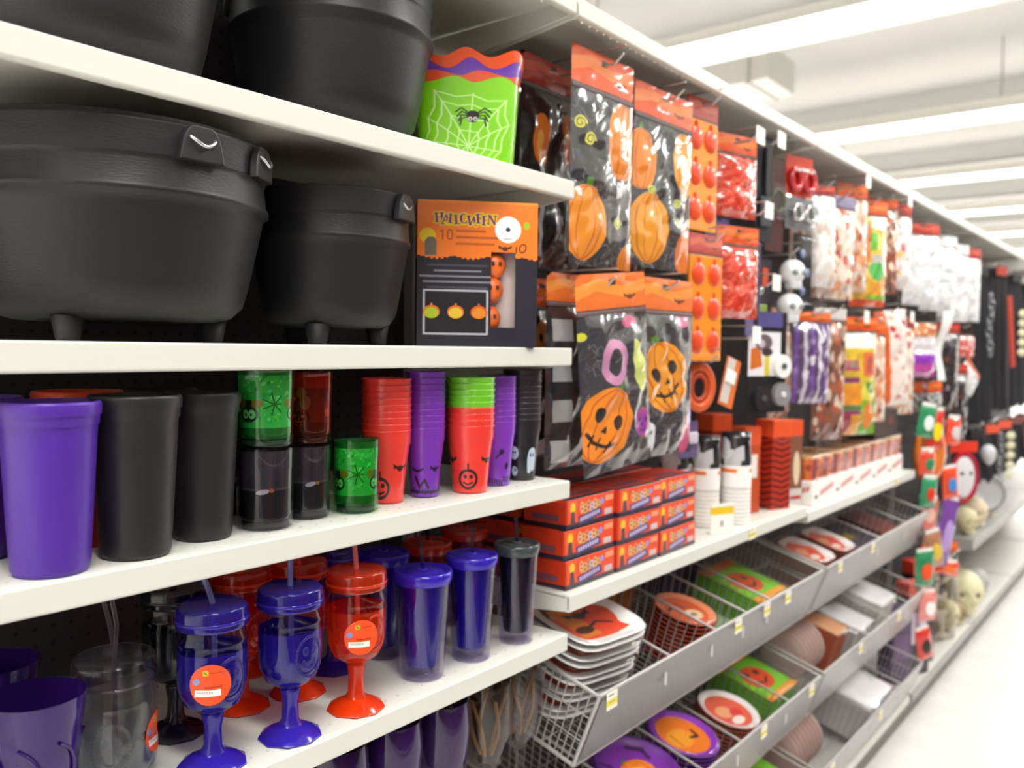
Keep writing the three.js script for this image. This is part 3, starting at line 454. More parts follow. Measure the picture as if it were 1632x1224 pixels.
// ---------------------------------------------------------------- wire baskets in the second and third bays
const wireB = plastic(0xb4b0ae, 0.4, { metalness: 0.35 });
const panelMat = plastic(0x8b8888, 0.3, { transmission: 0.45, thickness: 0, side: THREE.DoubleSide });
const tagMat = new THREE.MeshPhysicalMaterial({ roughness: 0.5, map: canvasTex(64, 64, (g) => { fill(g, '#f3f0e2', 0, 0, 64, 64); fill(g, '#ead94a', 0, 26, 64, 24); fill(g, '#b3a83c', 10, 34, 40, 5); fill(g, '#8d8a80', 8, 8, 34, 6); }) });
const whiteTag = plastic(0xfaf8f0, 0.5);
function basket(label, x0, x1, top, dividers, tags) {
  const t = thing('wire_basket', label, 'basket', [x0, top, -0.83], 0, 'sloping wire display baskets');
  const w = x1 - x0, bot = -0.144, lean = -0.055, back = -0.44, rise = 0.125;
  mesh('top_rail', merge([rod([0, 0, 0], [w, 0, 0], 0.0042, 8), rod([0, 0, 0], [0, rise, back], 0.004, 8), rod([w, 0, 0], [w, rise, back], 0.004, 8), rod([0, rise, back], [w, rise, back], 0.004, 8)]), wireB, t);
  mesh('bottom_rail', merge([rod([0, bot, lean], [w, bot, lean], 0.0042, 8), rod([0, bot, lean], [0, bot + 0.11, back], 0.004, 8), rod([w, bot, lean], [w, bot + 0.11, back], 0.004, 8), rod([0, 0, 0], [0, bot, lean], 0.004, 8), rod([w, 0, 0], [w, bot, lean], 0.004, 8)]), wireB, t);
  const side = (x) => { const g = []; for (let k = 1; k < 26; k++) { const f = k / 26; g.push(rod([x, rise * f, back * f], [x, bot + 0.11 * f, lean + (back - lean) * f], 0.0014, 4)); } for (const v of [0.33, 0.66]) g.push(rod([x, bot * v, lean * v], [x, rise + (bot + 0.11 - rise) * v, back], 0.0014, 4)); return merge(g); };
  mesh('side_mesh', side(0.001), wireB, t); mesh('side_mesh', side(w - 0.001), wireB, t);
  const fl = []; for (let x = 0.02; x < w; x += 0.022) fl.push(rod([x, bot, lean], [x, bot + 0.11, back], 0.0013, 4)); for (let k = 1; k < 5; k++) fl.push(rod([0, bot + 0.11 * k / 5, lean + (back - lean) * k / 5], [w, bot + 0.11 * k / 5, lean + (back - lean) * k / 5], 0.0016, 4));
  mesh('floor_mesh', merge(fl), wireB, t);
  const fr = []; for (let x = 0.008; x < w; x += 0.0115) fr.push(rod([x, -0.002, -0.001], [x, bot, lean], 0.0011, 4)); mesh('front_mesh', merge(fr), wireB, t);
  const pg = box(w - 0.01, 0.142, 0.002, w / 2, -0.071, 0).rotateX(0); pg.translate(-w / 2, 0, 0).rotateX(Math.atan2(0.055, 0.144)).translate(w / 2, -0.002, 0.004);
  mesh('front_panel', pg, panelMat, t);
  for (const d of dividers) { const x = d - x0, g = [rod([x, 0, 0], [x, rise * 0.9, back * 0.9], 0.0034, 6)]; for (let k = 1; k < 18; k++) { const f = k / 20; g.push(rod([x, rise * f, back * f], [x, bot + 0.11 * f, lean + (back - lean) * f], 0.0013, 4)); } mesh('divider', merge(g), wireB, t); mesh('divider_clip', rbox(0.006, 0.026, 0.004, 0.001, x - 0.01, -0.045, -0.006), plastic(0xd6d4d2, 0.4), t); }
  for (const d of tags) mesh('price_tag', rbox(0.036, 0.032, 0.0015, 0.0005, d - x0, -0.014, 0.007), tagMat, t);
}
const LV = [0.89, 0.58, 0.28], LN = ['top', 'middle', 'bottom'];
const DIV = [[1.572, 1.787, 1.955, 2.10], [1.52, 1.747, 1.94, 2.25], [1.6, 1.9, 2.2]];
const DIV3 = [[3.057, 3.4], [2.95, 3.2, 3.45], [3.05, 3.4]];
const TAGS = [[1.335, 1.89, 2.06, 2.2], [2.06, 2.4], [1.7, 2.3]];
const TAGS3 = [[2.62, 2.95], [2.85, 3.3], [2.6, 3.1]];
LV.forEach((y, i) => basket(`${LN[i]} grey wire basket with clear front under the red boxes`, 1.302, 2.486, y, DIV[i], TAGS[i]));
LV.forEach((y, i) => basket(`${LN[i]} grey wire basket farther along, under the baking cup packs`, 2.516, 3.70, y, DIV3[i], TAGS3[i]));

// plate and napkin prints
const plateTex = (bg, rim, draw) => canvasTex(256, 256, (g) => { fill(g, rim, 0, 0, 256, 256); blob(g, bg, 128, 128, 96, 96); draw(g); });
const PT = {
  trays: plateTex('#e8502a', '#f6f4f2', (g) => { fill(g, '#e8502a', 44, 44, 168, 168); fill(g, '#4a2a26', 44, 44, 60, 50); fill(g, '#5a3a38', 150, 44, 62, 36); blob(g, '#c8b8b0', 70, 90, 20, 14); fill(g, '#e88a2a', 60, 60, 60, 140); fill(g, '#ee4426', 130, 50, 80, 150); bat(g, '#27201f', 130, 110, 46); blob(g, '#5a2020', 90, 170, 30, 16); strokes(g, '#27201f', 8, [[100, 170], [150, 150], [190, 170]]); }),
  orange: plateTex('#e06038', '#f0906a', (g) => { blob(g, '#f4d2a8', 150, 160, 46, 34); blob(g, '#9a8878', 150, 160, 18, 12); strokes(g, '#4a3026', 12, [[70, 90], [110, 80]]); strokes(g, '#4a3026', 10, [[150, 70], [160, 110]]); }),
  purple: plateTex('#ee7a24', '#8a34b8', (g) => { blob(g, '#f09a2c', 110, 130, 60, 44); strokes(g, '#3a2a18', 12, [[150, 150], [180, 160], [190, 130]]); strokes(g, '#c8611c', 6, [[90, 100], [80, 160]]); }),
  purple2: plateTex('#7a2ea4', '#6d2a94', (g) => { pumpkin(g, 120, 140, 62, 48, '#f0821f', null); blob(g, '#f4b03a', 120, 142, 30, 22); strokes(g, '#3c1650', 14, [[180, 60], [210, 90], [200, 120]]); strokes(g, '#3c1650', 10, [[40, 60], [70, 80]]); }),
  red: plateTex('#ea6048', '#e9e2e0', (g) => { blob(g, '#f0a878', 110, 120, 44, 34); blob(g, '#e83a3a', 160, 150, 34, 26); blob(g, '#f6e6d8', 120, 180, 40, 20); }),
};
const napTex = canvasTex(256, 256, (g) => { fill(g, '#7fd02a', 0, 0, 256, 256); fill(g, '#f08a2a', 0, 0, 256, 44); fill(g, '#f0641e', 0, 0, 256, 18); blob(g, '#ea5226', 118, 140, 84, 66); blob(g, '#2c2422', 90, 110, 12, 12); blob(g, '#2c2422', 150, 120, 14, 14); strokes(g, '#2c2422', 10, [[80, 160], [120, 178], [160, 160]]); fill(g, '#f0a02a', 0, 226, 256, 30); });
function platePack(name, label, x, y, z, r, n, tex, edge, tilt, group, { square = 0, pitch = 0.011, turn = 0, edgeOn = false, sx = 1 } = {}) {
  const t = thing(name, label, name === 'plate_pack' ? 'plates' : 'trays', [x, y, z], turn, group);
  const inner = new THREE.Group(); inner.name = 'stack'; t.add(inner);
  if (edgeOn) { inner.rotation.z = -Math.PI / 2 + tilt; inner.position.set(-n * pitch / 2, r * 1.02, 0); } else inner.rotation.x = tilt;
  const seg = square ? 40 : 36, mk = (pts) => { const g = lathe(pts, seg); if (square) { const p = g.attributes.position; for (let i = 0; i < p.count; i++) { const a = Math.atan2(p.getZ(i), p.getX(i)), k = 1 / Math.pow(Math.pow(Math.abs(Math.cos(a)), square) + Math.pow(Math.abs(Math.sin(a)), square), 1 / square); p.setX(i, p.getX(i) * k); p.setZ(i, p.getZ(i) * k); } } g.scale(sx, 1, 1); g.computeVertexNormals(); return g; };
  const pl = mk([[0, 0], [r * 0.68, 0], [r * 0.8, pitch * 0.7], [r * 0.97, pitch * 1.05], [r, pitch * 0.9], [r * 0.97, pitch * 0.85], [r * 0.8, pitch * 0.5], [r * 0.69, -0.002], [0, -0.002]]);
  for (let k = 0; k < n; k++) { const m = mesh('plate', pl, edge, inner); m.position.y = k * pitch; if (edgeOn && k % 2) { m.scale.set(0.955, 1, 0.955); } m.rotation.y = square ? 0 : k * 0.3; }
  const pg = mk([[0.0005, 0.0012], [r * 0.67, 0.0012], [r * 0.8, pitch * 0.72], [r * 0.965, pitch * 1.08]]); { const p = pg.attributes.position, u = pg.attributes.uv; for (let i = 0; i < p.count; i++) u.setXY(i, 0.5 + p.getX(i) / (2 * r * sx), 0.5 - p.getZ(i) / (2 * r)); }
  const top = mesh('printed_face', pg, new THREE.MeshPhysicalMaterial({ map: tex, roughness: 0.35, clearcoat: 0.9, clearcoatRoughness: 0.1, side: THREE.DoubleSide }), inner); top.position.y = (n - 1) * pitch + 0.0006;
  if (!edgeOn) mesh('shrink_wrap', mk([[r * 0.9, -0.001], [r * 1.015, pitch * 0.6], [r * 1.02, (n - 1) * pitch + pitch], [r * 0.9, n * pitch + 0.003]]), clear(0xfafafa, 0.03), inner);
  return t;
}
const bz = (lvl, dz) => [LV[lvl] - 0.144 + dz * 0.286 + 0.006, -0.885 - dz];
const TL = 0.278;
const whiteEdge = plastic(0xf4f2f0, 0.4), salmonEdge = plastic(0xc9573a, 0.4), purpleEdge = plastic(0x7a3a9a, 0.4), pinkEdge = plastic(0xd8b9ae, 0.45), redEdge = plastic(0xb8644e, 0.45);
for (let k = 0; k < 5; k++) platePack('party_tray', ['lowest', 'second', 'third', 'fourth', 'topmost'][k] + ' white rimmed tray pack of the tall stack at the left of the top basket', 1.438 + rr(-0.004, 0.004), 0.815 + k * 0.036, -1.015 + k * 0.013 + rr(-0.003, 0.003), 0.104, 2, PT.trays, whiteEdge, 0.22, 'white tray packs stacked in the top basket', { square: 5, pitch: 0.014, turn: -0.25 + k * 0.03 });
{ const [y, z] = bz(0, 0.1); platePack('plate_pack', 'orange round plate pack filling the third slot of the top basket', 1.871, y, z, 0.079, 11, PT.orange, salmonEdge, TL, 'shrink wrapped plate packs'); }
{ const [y, z] = bz(1, 0.09); platePack('plate_pack', 'purple plate pack with an orange pumpkin, in clear wrap, middle basket', 1.843, y, z, 0.09, 13, PT.purple, purpleEdge, TL, 'shrink wrapped plate packs'); platePack('plate_pack', 'deep purple plate pack cut off by the bottom of the photo', 1.632, y, z, 0.105, 13, PT.purple2, purpleEdge, TL, 'shrink wrapped plate packs'); platePack('plate_pack', 'red and white plate pack in glossy wrap, middle basket', 2.09, y, z + 0.01, 0.085, 11, PT.red, redEdge, TL, 'shrink wrapped plate packs'); }
function napkins(label, x, lvl, dz, w, d, h, mat, edgeHex, turn = 0, group = 'napkin packs in the baskets') {
  const [y, z] = bz(lvl, dz), t = thing('napkin_pack', label, 'napkins', [x, y, z], turn, group);
  const inner = new THREE.Group(); inner.name = 'wrapped_stack'; inner.rotation.x = TL; t.add(inner);
  const n = Math.max(3, Math.round(h / 0.008)); for (let k = 0; k < n; k++) mesh('folded_layer', rbox(w - (k % 2) * 0.002, h / n * 0.92, d - (k % 2) * 0.002, 0.002, 0, h / n * (k + 0.5), 0), plastic(edgeHex, 0.6), inner);
  mesh('printed_top', rbox(w, 0.003, d, 0.001, 0, h + 0.0016, 0), mat, inner);
  mesh('wrap', bagGeo(w * 1.08, d * 1.1, 0.006, x, 0.002, 12, 12).translate(0, -d * 0.55, 0).rotateX(-Math.PI / 2).translate(0, h + 0.004, 0), clear(0xf8f8f8, 0.1), inner);
  return t;
}
const napMat = new THREE.MeshPhysicalMaterial({ map: napTex, roughness: 0.4, clearcoat: 0.6 });
napkins('green and orange pumpkin napkin pack in the top basket', 2.27, 0, 0.12, 0.2, 0.19, 0.095, napMat, 0x6fae3a);
napkins('pale green napkin pack low in the narrow slot of the top basket', 2.028, 0, 0.12, 0.125, 0.19, 0.05, plastic(0x8ea585, 0.5), 0x7f9678);
napkins('green and orange pumpkin napkin pack in the middle basket', 2.36, 1, 0.12, 0.19, 0.19, 0.11, napMat, 0x6fae3a);
napkins('green and orange pumpkin napkin pack at the bottom edge of the photo', 2.33, 2, 0.1, 0.22, 0.19, 0.13, napMat, 0xd8702a);
napkins('amber napkin pack wedged beside the orange plates', 1.905, 0, 0.3, 0.07, 0.08, 0.09, plastic(0xc47a2a, 0.45), 0xb06a22);
napkins('purple napkin pack at the back of the top basket', 2.2, 0, 0.3, 0.2, 0.1, 0.11, plastic(0x5a4470, 0.5), 0x4a3860);
{ const mk = (label, x, lvl, dz, r, n, tilt, edge, tex, turn) => { const [y, z] = bz(lvl, dz); platePack('plate_pack', label, x, y, z, r, n, tex, edge, tilt, 'shrink wrapped plate packs', { edgeOn: true, turn: -0.1 }); };
  mk('pale pink plate pack standing on edge in the far middle basket', 2.70, 1, 0.11, 0.083, 12, 0.1, pinkEdge, PT.red, 0.25);
  mk('pale pink plate pack standing on edge in the far bottom basket', 2.66, 2, 0.11, 0.09, 16, 0.12, pinkEdge, PT.red, 0.3);
  const [y, z] = bz(0, 0.1); for (let k = 0; k < 2; k++) platePack('plate_pack', ['nearer', 'farther'][k] + ' salmon pink cup lid pack in the far top basket', 2.69 + k * 0.2, y, z, 0.083, 11, PT.red, redEdge, TL, 'shrink wrapped plate packs', { square: 4 }); }
napkins('orange and cream napkin pack behind the standing pink plates', 2.875, 1, 0.12, 0.12, 0.16, 0.15, plastic(0xe8a878, 0.5), 0xb05a3a);
napkins('white napkin pack in the far middle basket, left of two', 3.08, 1, 0.12, 0.21, 0.2, 0.12, plastic(0xf0eeee, 0.45), 0xd8d2cc);
napkins('white carton of napkins in the far middle basket, right of two', 3.33, 1, 0.12, 0.2, 0.2, 0.16, plastic(0xf6f4f4, 0.45), 0xe6e0da);
napkins('large white napkin pack in the far bottom basket', 3.22, 2, 0.11, 0.27, 0.22, 0.14, plastic(0xf8f7f8, 0.45), 0xdad6d4);
napkins('dark napkin pack with a yellow edge in the far top basket', 3.22, 0, 0.12, 0.24, 0.18, 0.06, new THREE.MeshPhysicalMaterial({ roughness: 0.4, map: canvasTex(64, 64, (g) => { fill(g, '#4a4258', 0, 0, 64, 64); fill(g, '#b59a2a', 6, 26, 34, 14); }) }), 0x3a3440);
napkins('dark red napkin pack at the far end of the top baskets', 3.55, 0, 0.14, 0.22, 0.18, 0.06, plastic(0x8a3a34, 0.5), 0x5a2a28);

// ---------------------------------------------------------------- goods on the middle shelf
const treatTex = canvasTex(512, 168, (g, W, H) => {
  fill(g, '#ee4b22', 0, 0, W, H); fill(g, '#2c2a3a', 0, 142, W, 26); fill(g, '#f4622c', 14, 6, 84, 130); blob(g, '#f6c928', 56, 50, 26, 34); poly(g, '#57414a', [[40, 70], [72, 70], [84, 150], [30, 150]]);
  for (let k = 0; k < 6; k++) { blob(g, ['#f0b070', '#d8a860', '#e8904a', '#c4bcd4'][k % 4], 152 + k * 36, 56 + (k % 2) * 14, 21, 38); blob(g, '#6a4a66', 152 + k * 36, 40 + (k % 2) * 14, 8, 7); blob(g, '#7a3a4a', 152 + k * 36, 66 + (k % 2) * 14, 10, 6); }
  poly(g, '#4a3e78', [[112, 108], [360, 78], [374, 128], [124, 158]]); for (let k = 0; k < 9; k++) fill(g, '#d5c8ea', 136 + k * 24, 116 - k * 3, 16, 25); blob(g, '#8f9ae0', 372, 46, 20, 20); fill(g, '#f4a078', 408, 16, 92, 34); fill(g, '#cfc2c2', 402, 100, 84, 38);
});
const treatSide = canvasTex(64, 64, (g) => { fill(g, '#d23a1c', 0, 0, 64, 64); fill(g, '#2c2a3a', 0, 54, 64, 10); fill(g, '#7a4a5a', 12, 34, 40, 14); });
const treatMats = [new THREE.MeshPhysicalMaterial({ map: treatSide, roughness: 0.4, clearcoat: 0.3 })];
const treatGeo = rbox(0.172, 0.0555, 0.1, 0.002), treatFace = new THREE.PlaneGeometry(0.169, 0.053);
const treatFaceMat = new THREE.MeshPhysicalMaterial({ map: treatTex, roughness: 0.38, clearcoat: 0.3 });
for (let row = 0; row < 2; row++) for (let c = 0; c < 3; c++) for (let l = 0; l < 3; l++) {
  const label = row ? 'red treat box in the rear layer behind the front boxes' : `red treat box with a pumpkin crowd print, ${['bottom', 'middle', 'top'][l]} layer, ${['left', 'middle', 'right'][c]} column`;
  const t = thing('treat_box', label, 'box', [1.385 + c * 0.1775 + rr(-0.002, 0.002) + (l === 2 ? 0.006 : 0), SBOX + 0.0282 + l * 0.0563, (row ? -1.075 : -0.957) + rr(-0.006, 0.004)], rr(-0.02, 0.02), 'red treat boxes');
  mesh('carton', treatGeo, treatMats[0], t); const f = mesh('printed_front', treatFace, treatFaceMat, t); f.position.z = 0.0504;
}
{ const lblTex = canvasTex(128, 128, (g) => { fill(g, '#fbfaf6', 0, 0, 128, 128); fill(g, '#ee7a3a', 10, 18, 108, 22); fill(g, '#f2a06a', 20, 24, 60, 8); });
  const marble = canvasTex(128, 128, (g) => { fill(g, '#2c2b2e', 0, 0, 128, 128); seed = 5; for (let k = 0; k < 16; k++) blob(g, ['#c9c9cc', '#8a8a8e', '#151516', '#e8e8ea'][k % 4], rnd() * 128, rnd() * 128, rr(6, 16), rr(8, 26), rnd()); });
  const jar = (label, x, z, R, H) => {
    const t = thing('candle_jar', label, 'jar', [x, SBOX, z], -0.6, 'black and white candle jars');
    const rib = [[0, 0.0005], [R, 0]]; for (let k = 0; k < 9; k++) rib.push([R, 0.004 + k * 0.01], [R * 0.95, 0.0065 + k * 0.01], [R * 0.95, 0.011 + k * 0.01], [R, 0.0125 + k * 0.01]); rib.push([R * 0.9, 0.096]);
    mesh('ribbed_base', lathe(rib, 36), plastic(0xf2f0ea, 0.45), t);
    mesh('label_band', new THREE.CylinderGeometry(R * 0.99, R * 0.99, H * 0.24, 32, 1, true).translate(0, 0.096 + H * 0.12, 0), new THREE.MeshPhysicalMaterial({ map: lblTex, roughness: 0.4, side: THREE.DoubleSide }), t);
    mesh('dark_body', lathe([[0, 0.09], [R * 0.95, 0.09], [R * 0.96, 0.15], [R, H * 0.7], [R * 0.9, H * 0.9], [R * 0.96, H * 0.93], [R * 0.94, H], [0, H]], 30), new THREE.MeshPhysicalMaterial({ map: marble, roughness: 0.25, clearcoat: 0.8 }), t);
  };
  jar('tall black and white ribbed jar standing nearest the shelf edge', 2.13, -0.945, 0.04, 0.24);
  jar('black and white ribbed jar just left of the tall front jar', 2.035, -0.985, 0.037, 0.235);
  jar('black and white ribbed jar touching the red treat boxes', 1.955, -1.035, 0.037, 0.238);
  jar('black and white ribbed jar at the back of the jar group', 2.06, -1.075, 0.037, 0.235);
  const card = thing('shelf_sign', 'small white and yellow price card standing before the jars', 'sign', [1.965, SBOX, -0.905], -0.45);
  mesh('card', rbox(0.07, 0.075, 0.002, 0.0006, 0, 0.0385, 0), new THREE.MeshPhysicalMaterial({ roughness: 0.5, map: canvasTex(64, 64, (g) => { fill(g, '#f8f6ee', 0, 0, 64, 64); fill(g, '#f0c62a', 0, 6, 64, 16); fill(g, '#b9b6ae', 26, 36, 10, 12); }) }), card); mesh('stand_foot', rbox(0.06, 0.002, 0.03, 0.0006, 0, 0.001, -0.014), clear(0xf4f4f4), card);
  for (const [x, c] of [[2.10, 'yellow and white price tag on the shelf edge below the tall jar'], [3.45, 'yellow and white price tag on the shelf edge below the baking cups']]) { const m = mesh(numbered('price_tag'), rbox(0.04, 0.03, 0.0015, 0.0005), tagMat); m.position.set(x, x < 2.5 ? SBOX - 0.016 : SBOX - 0.036, FRONT + 0.0012); m.userData = { label: c, category: 'price tag' }; }
  const spiral = canvasTex(128, 512, (g) => { fill(g, '#b8321c', 0, 0, 128, 512); for (let k = 0; k < 14; k++) { poly(g, '#5a1a16', [[0, k * 36 + 40], [64, k * 36 + 60], [128, k * 36 + 40], [128, k * 36 + 52], [64, k * 36 + 74], [0, k * 36 + 52]]); } fill(g, '#f0562a', 0, 0, 128, 70); });
  const tall = (label, x, z, w, h, mat) => { const t = thing('tall_carton', label, 'carton', [x, SBOX - (x > 2.5 ? 0.02 : 0), z], -0.35, 'tall orange cartons'); mesh('carton_body', rbox(w, h, w * 0.9, 0.004, 0, h / 2, 0), mat, t); mesh('lid_flap', rbox(w * 1.01, 0.05, w * 0.92, 0.003, 0, h - 0.024, 0), plastic(0xee5a2c, 0.4), t); };
  const sm = new THREE.MeshPhysicalMaterial({ map: spiral, roughness: 0.4, clearcoat: 0.4 });
  tall('tall red brown carton with a zigzag print, larger of two', 2.405, -0.955, 0.075, 0.255, sm);
  tall('tall orange carton with a white label beside the jars', 2.285, -0.985, 0.06, 0.24, new THREE.MeshPhysicalMaterial({ roughness: 0.4, map: canvasTex(64, 256, (g) => { fill(g, '#c8502a', 0, 0, 64, 256); fill(g, '#f4efe6', 16, 80, 34, 70); fill(g, '#e8c23a', 0, 54, 22, 22); }) }));
  tall('dark red carton hidden behind the zigzag carton', 2.30, -1.09, 0.075, 0.27, plastic(0x8a2a1c, 0.45));
  tall('orange capped bottle carton at the joint of the two shelves', 2.565, -0.965, 0.055, 0.265, new THREE.MeshPhysicalMaterial({ roughness: 0.4, map: canvasTex(64, 256, (g) => { fill(g, '#8a5a44', 0, 0, 64, 256); blob(g, '#e8d0b0', 34, 140, 18, 50); fill(g, '#d8cfc8', 0, 200, 64, 56); fill(g, '#b83a2c', 4, 222, 56, 10); }) }));
}
{ // shrink packs of baking cups, a white tray under orange cups
  const cupTex = canvasTex(128, 64, (g) => { fill(g, '#ec6a2c', 0, 0, 128, 64); for (let k = 0; k < 8; k++) { fill(g, k % 2 ? '#8a3a5a' : '#f0a04a', k * 16, 0, 7, 64); blob(g, '#b83a34', k * 16 + 8, 30, 6, 9); } fill(g, '#f2cf9a', 0, 0, 128, 7); });
  const cm = new THREE.MeshPhysicalMaterial({ map: cupTex, roughness: 0.5, clearcoat: 0.4, side: THREE.DoubleSide });
  const trayTex = canvasTex(256, 96, (g) => { fill(g, '#faf7f2', 0, 0, 256, 96); fill(g, '#8a8a8a', 16, 56, 40, 14); for (let k = 0; k < 6; k++) poly(g, '#c8322a', [[80 + k * 26, 66 - k * 4], [98 + k * 26, 58 - k * 4], [102 + k * 26, 36 - k * 4], [84 + k * 26, 44 - k * 4]]); });
  const tm = new THREE.MeshPhysicalMaterial({ map: trayTex, roughness: 0.45 });
  const cg = lathe([[0, 0], [0.028, 0], [0.038, 0.075], [0.036, 0.075], [0.027, 0.004], [0, 0.004]], 20); { const p = cg.attributes.position, u = cg.attributes.uv; for (let i = 0; i < p.count; i++) u.setY(i, p.getY(i) / 0.075); }
  for (let k = 0; k < 5; k++) {
    const t = thing('baking_cup_pack', `${['nearest', 'second', 'third', 'fourth', 'farthest'][k]} pack of orange baking cups in a white tray on the shelf`, 'baking cups', [2.705 + k * 0.2, SBOX - 0.02, -0.965], -0.03, 'baking cup packs');
    mesh('tray', rbox(0.186, 0.075, 0.12, 0.003, 0, 0.0375, 0), tm, t);
    for (let i = 0; i < 2; i++) for (let j = 0; j < 2; j++) { const c = mesh('cup_stack', cg, cm, t); c.position.set(-0.045 + i * 0.09, 0.075, 0.026 - j * 0.05); }
    mesh('shrink_film', rbox(0.184, 0.08, 0.118, 0.012, 0, 0.1155, 0), clear(0xf8f2ee, 0.1), t);
  }
  const d = thing('dark_carton', 'dark brown carton resting on top of the baking cup packs', 'box', [3.41, SBOX - 0.02 + 0.156, -0.975], -0.04); mesh('carton_body', rbox(0.26, 0.1, 0.12, 0.003, 0, 0.05, 0), plastic(0x35201f, 0.5), d); mesh('printed_patch', rbox(0.05, 0.03, 0.001, 0.0004, 0.05, 0.06, 0.0602), plastic(0x7a2a24, 0.5), d);
}

// ---------------------------------------------------------------- pegboard goods
function hook(label, x, y, D = 0.87, tag = true) {
  const t = thing('peg_hook', label, 'peg hook', [x, y, BACK], 0, 'chrome peg hooks');
  const L = -BACK - D;
  mesh('prong', merge([rod([0, 0, 0], [0, 0.004, L - 0.02], 0.0028), rod([0, 0.004, L - 0.02], [0, 0.02, L], 0.0028), rod([0, 0.035, 0], [0, 0.035, L + 0.004], 0.0022)]), steel, t);
  mesh('back_clip', rbox(0.018, 0.05, 0.006, 0.001, 0, 0.016, 0.003), steel, t);
  if (tag) mesh('tag_plate', rbox(0.05, 0.042, 0.003, 0.002, 0, 0.012, L + 0.006), whiteTag, t);
}
const headMat = (c1, c2) => new THREE.MeshPhysicalMaterial({ roughness: 0.35, clearcoat: 1, clearcoatRoughness: 0.08, map: canvasTex(128, 64, (g) => { fill(g, c1, 0, 0, 128, 64); poly(g, c2, [[0, 20], [40, 8], [80, 22], [128, 10], [128, 30], [84, 40], [36, 28], [0, 42]]); fill(g, '#3a2a20', 58, 10, 12, 9); bat(g, '#6a2412', 96, 40, 12); fill(g, '#5a3a3a', 0, 58, 128, 6); }) });
const orangeHead = headMat('#ee5c22', '#f4843a'), amberHead = headMat('#f0762a', '#f59a3c'), redHead = headMat('#c03226', '#dc5a40');
const bags = {};
function pouch(name, label, cat, x, top, D, w, h, hh, head, body, { tilt = 0, turn = 0, bulge = 0.014, sd = x * 10, group, crinkle = 0.0085, taper = 0 } = {}) {
  const t = thing(name, label, cat, [x, top, -D], turn, group); t.rotation.z = tilt;
  if (hh) mesh('header_card', bagGeo(w, hh, 0.002, sd + 4, 0.004, 12, 6).translate(0, -hh, 0), head, t);
  mesh('pouch', bagGeo(w, h - hh, bulge, sd, crinkle, 20, 28, taper).translate(0, -h, 0), body, t);
  if (hh) mesh('seal_strip', rbox(w * 0.995, 0.008, 0.006, 0.002, 0, -hh, 0), plastic(0x6a5a58, 0.3), t);
  return t;
}
const crackle = (g, W, H, n, c) => { for (let k = 0; k < n; k++) { let x = rnd() * W, y = rnd() * H; const p = [[x, y]]; for (let j = 0; j < 4; j++) { x += rr(-22, 22); y += rr(-26, 26); p.push([x, y]); } strokes(g, c, 2, p); } };
const swirl = (g, c, x, y, r) => strokes(g, c, r * 0.3, Array.from({ length: 26 }, (_, k) => [x + r * k / 26 * Math.cos(k * 0.5), y + r * k / 26 * Math.sin(k * 0.5)]));
seed = 21;
const printA = canvasTex(256, 448, (g, W, H) => { fill(g, '#38373b', 0, 0, W, H); crackle(g, W, H, 40, '#77767c'); pumpkin(g, 205, 110, 74, 105, '#f08a26', null, 0.2); pumpkin(g, 50, 340, 74, 96, '#f2942a', null, 0.1); pumpkin(g, 235, 420, 44, 40, '#f08a26', null); for (const [x, y] of [[30, 92], [60, 130], [176, 330]]) { swirl(g, '#d8d23a', x, y, 19); } ghost(g, '#e8e8ec', 180, 240, 22); });
const printB = canvasTex(256, 448, (g, W, H) => { fill(g, '#39383d', 0, 0, W, H); crackle(g, W, H, 40, '#7a7980'); pumpkin(g, 26, 130, 54, 90, '#f08a26', null); pumpkin(g, 215, 110, 66, 100, '#f0a02a', null); pumpkin(g, 64, 330, 74, 106, '#f2a02c', null); pumpkin(g, 236, 380, 58, 74, '#ee7a24', null); for (const [x, y] of [[176, 240], [186, 300], [60, 220]]) { swirl(g, '#c8c83a', x, y, 16); } });
const printC = canvasTex(256, 448, (g, W, H) => { fill(g, '#3a393e', 0, 0, W, H); crackle(g, W, H, 26, '#6f6e75'); pumpkin(g, 72, 312, 88, 108, '#f08a1d', '#26211f', 0.5); g.strokeStyle = '#c98ab0'; g.lineWidth = 26; g.beginPath(); g.ellipse(112, 140, 34, 52, 0, 0, Math.PI * 2); g.stroke(); blob(g, '#d8e07a', 205, 160, 24, 80, -0.2); pumpkin(g, 214, 330, 36, 44, '#9a36a8', '#4a1454'); blob(g, '#c9527e', 180, 30, 30, 18); blob(g, '#d8d63a', 10, 60, 16, 12); });
const printD = canvasTex(256, 448, (g, W, H) => { fill(g, '#39383d', 0, 0, W, H); crackle(g, W, H, 26, '#6f6e75'); pumpkin(g, 118, 200, 96, 112, '#f09a1d', '#26211f', -0.35); ghost(g, '#f2f2f4', 52, 390, 52); blob(g, '#c84878', 230, 390, 26, 66, 0.2); blob(g, '#d05a8a', 200, 20, 30, 22); blob(g, '#8a6ad0', 250, 330, 14, 30); });
const printSpoon = canvasTex(256, 448, (g, W, H) => { fill(g, '#262327', 0, 0, W, H); for (const [x, y] of [[70, 130], [180, 110]]) { blob(g, '#d8702a', x, y, 30, 66); blob(g, '#e8a04a', x - 6, y + 10, 12, 34); fill(g, '#a5a5aa', x - 8, y + 60, 16, 230); } blob(g, '#c8c03a', 220, 340, 24, 18); fill(g, '#3a6a30', 118, 200, 12, 60); });
const packs = 'hanging picnic ware packs';
pouch('party_pack', 'tall pumpkin print pack with orange header hanging above the eye level shelf end', 'pack', 1.43, 2.09, 0.925, 0.205, 0.41, 0.075, orangeHead, film(printA), { group: packs, turn: -0.05 });
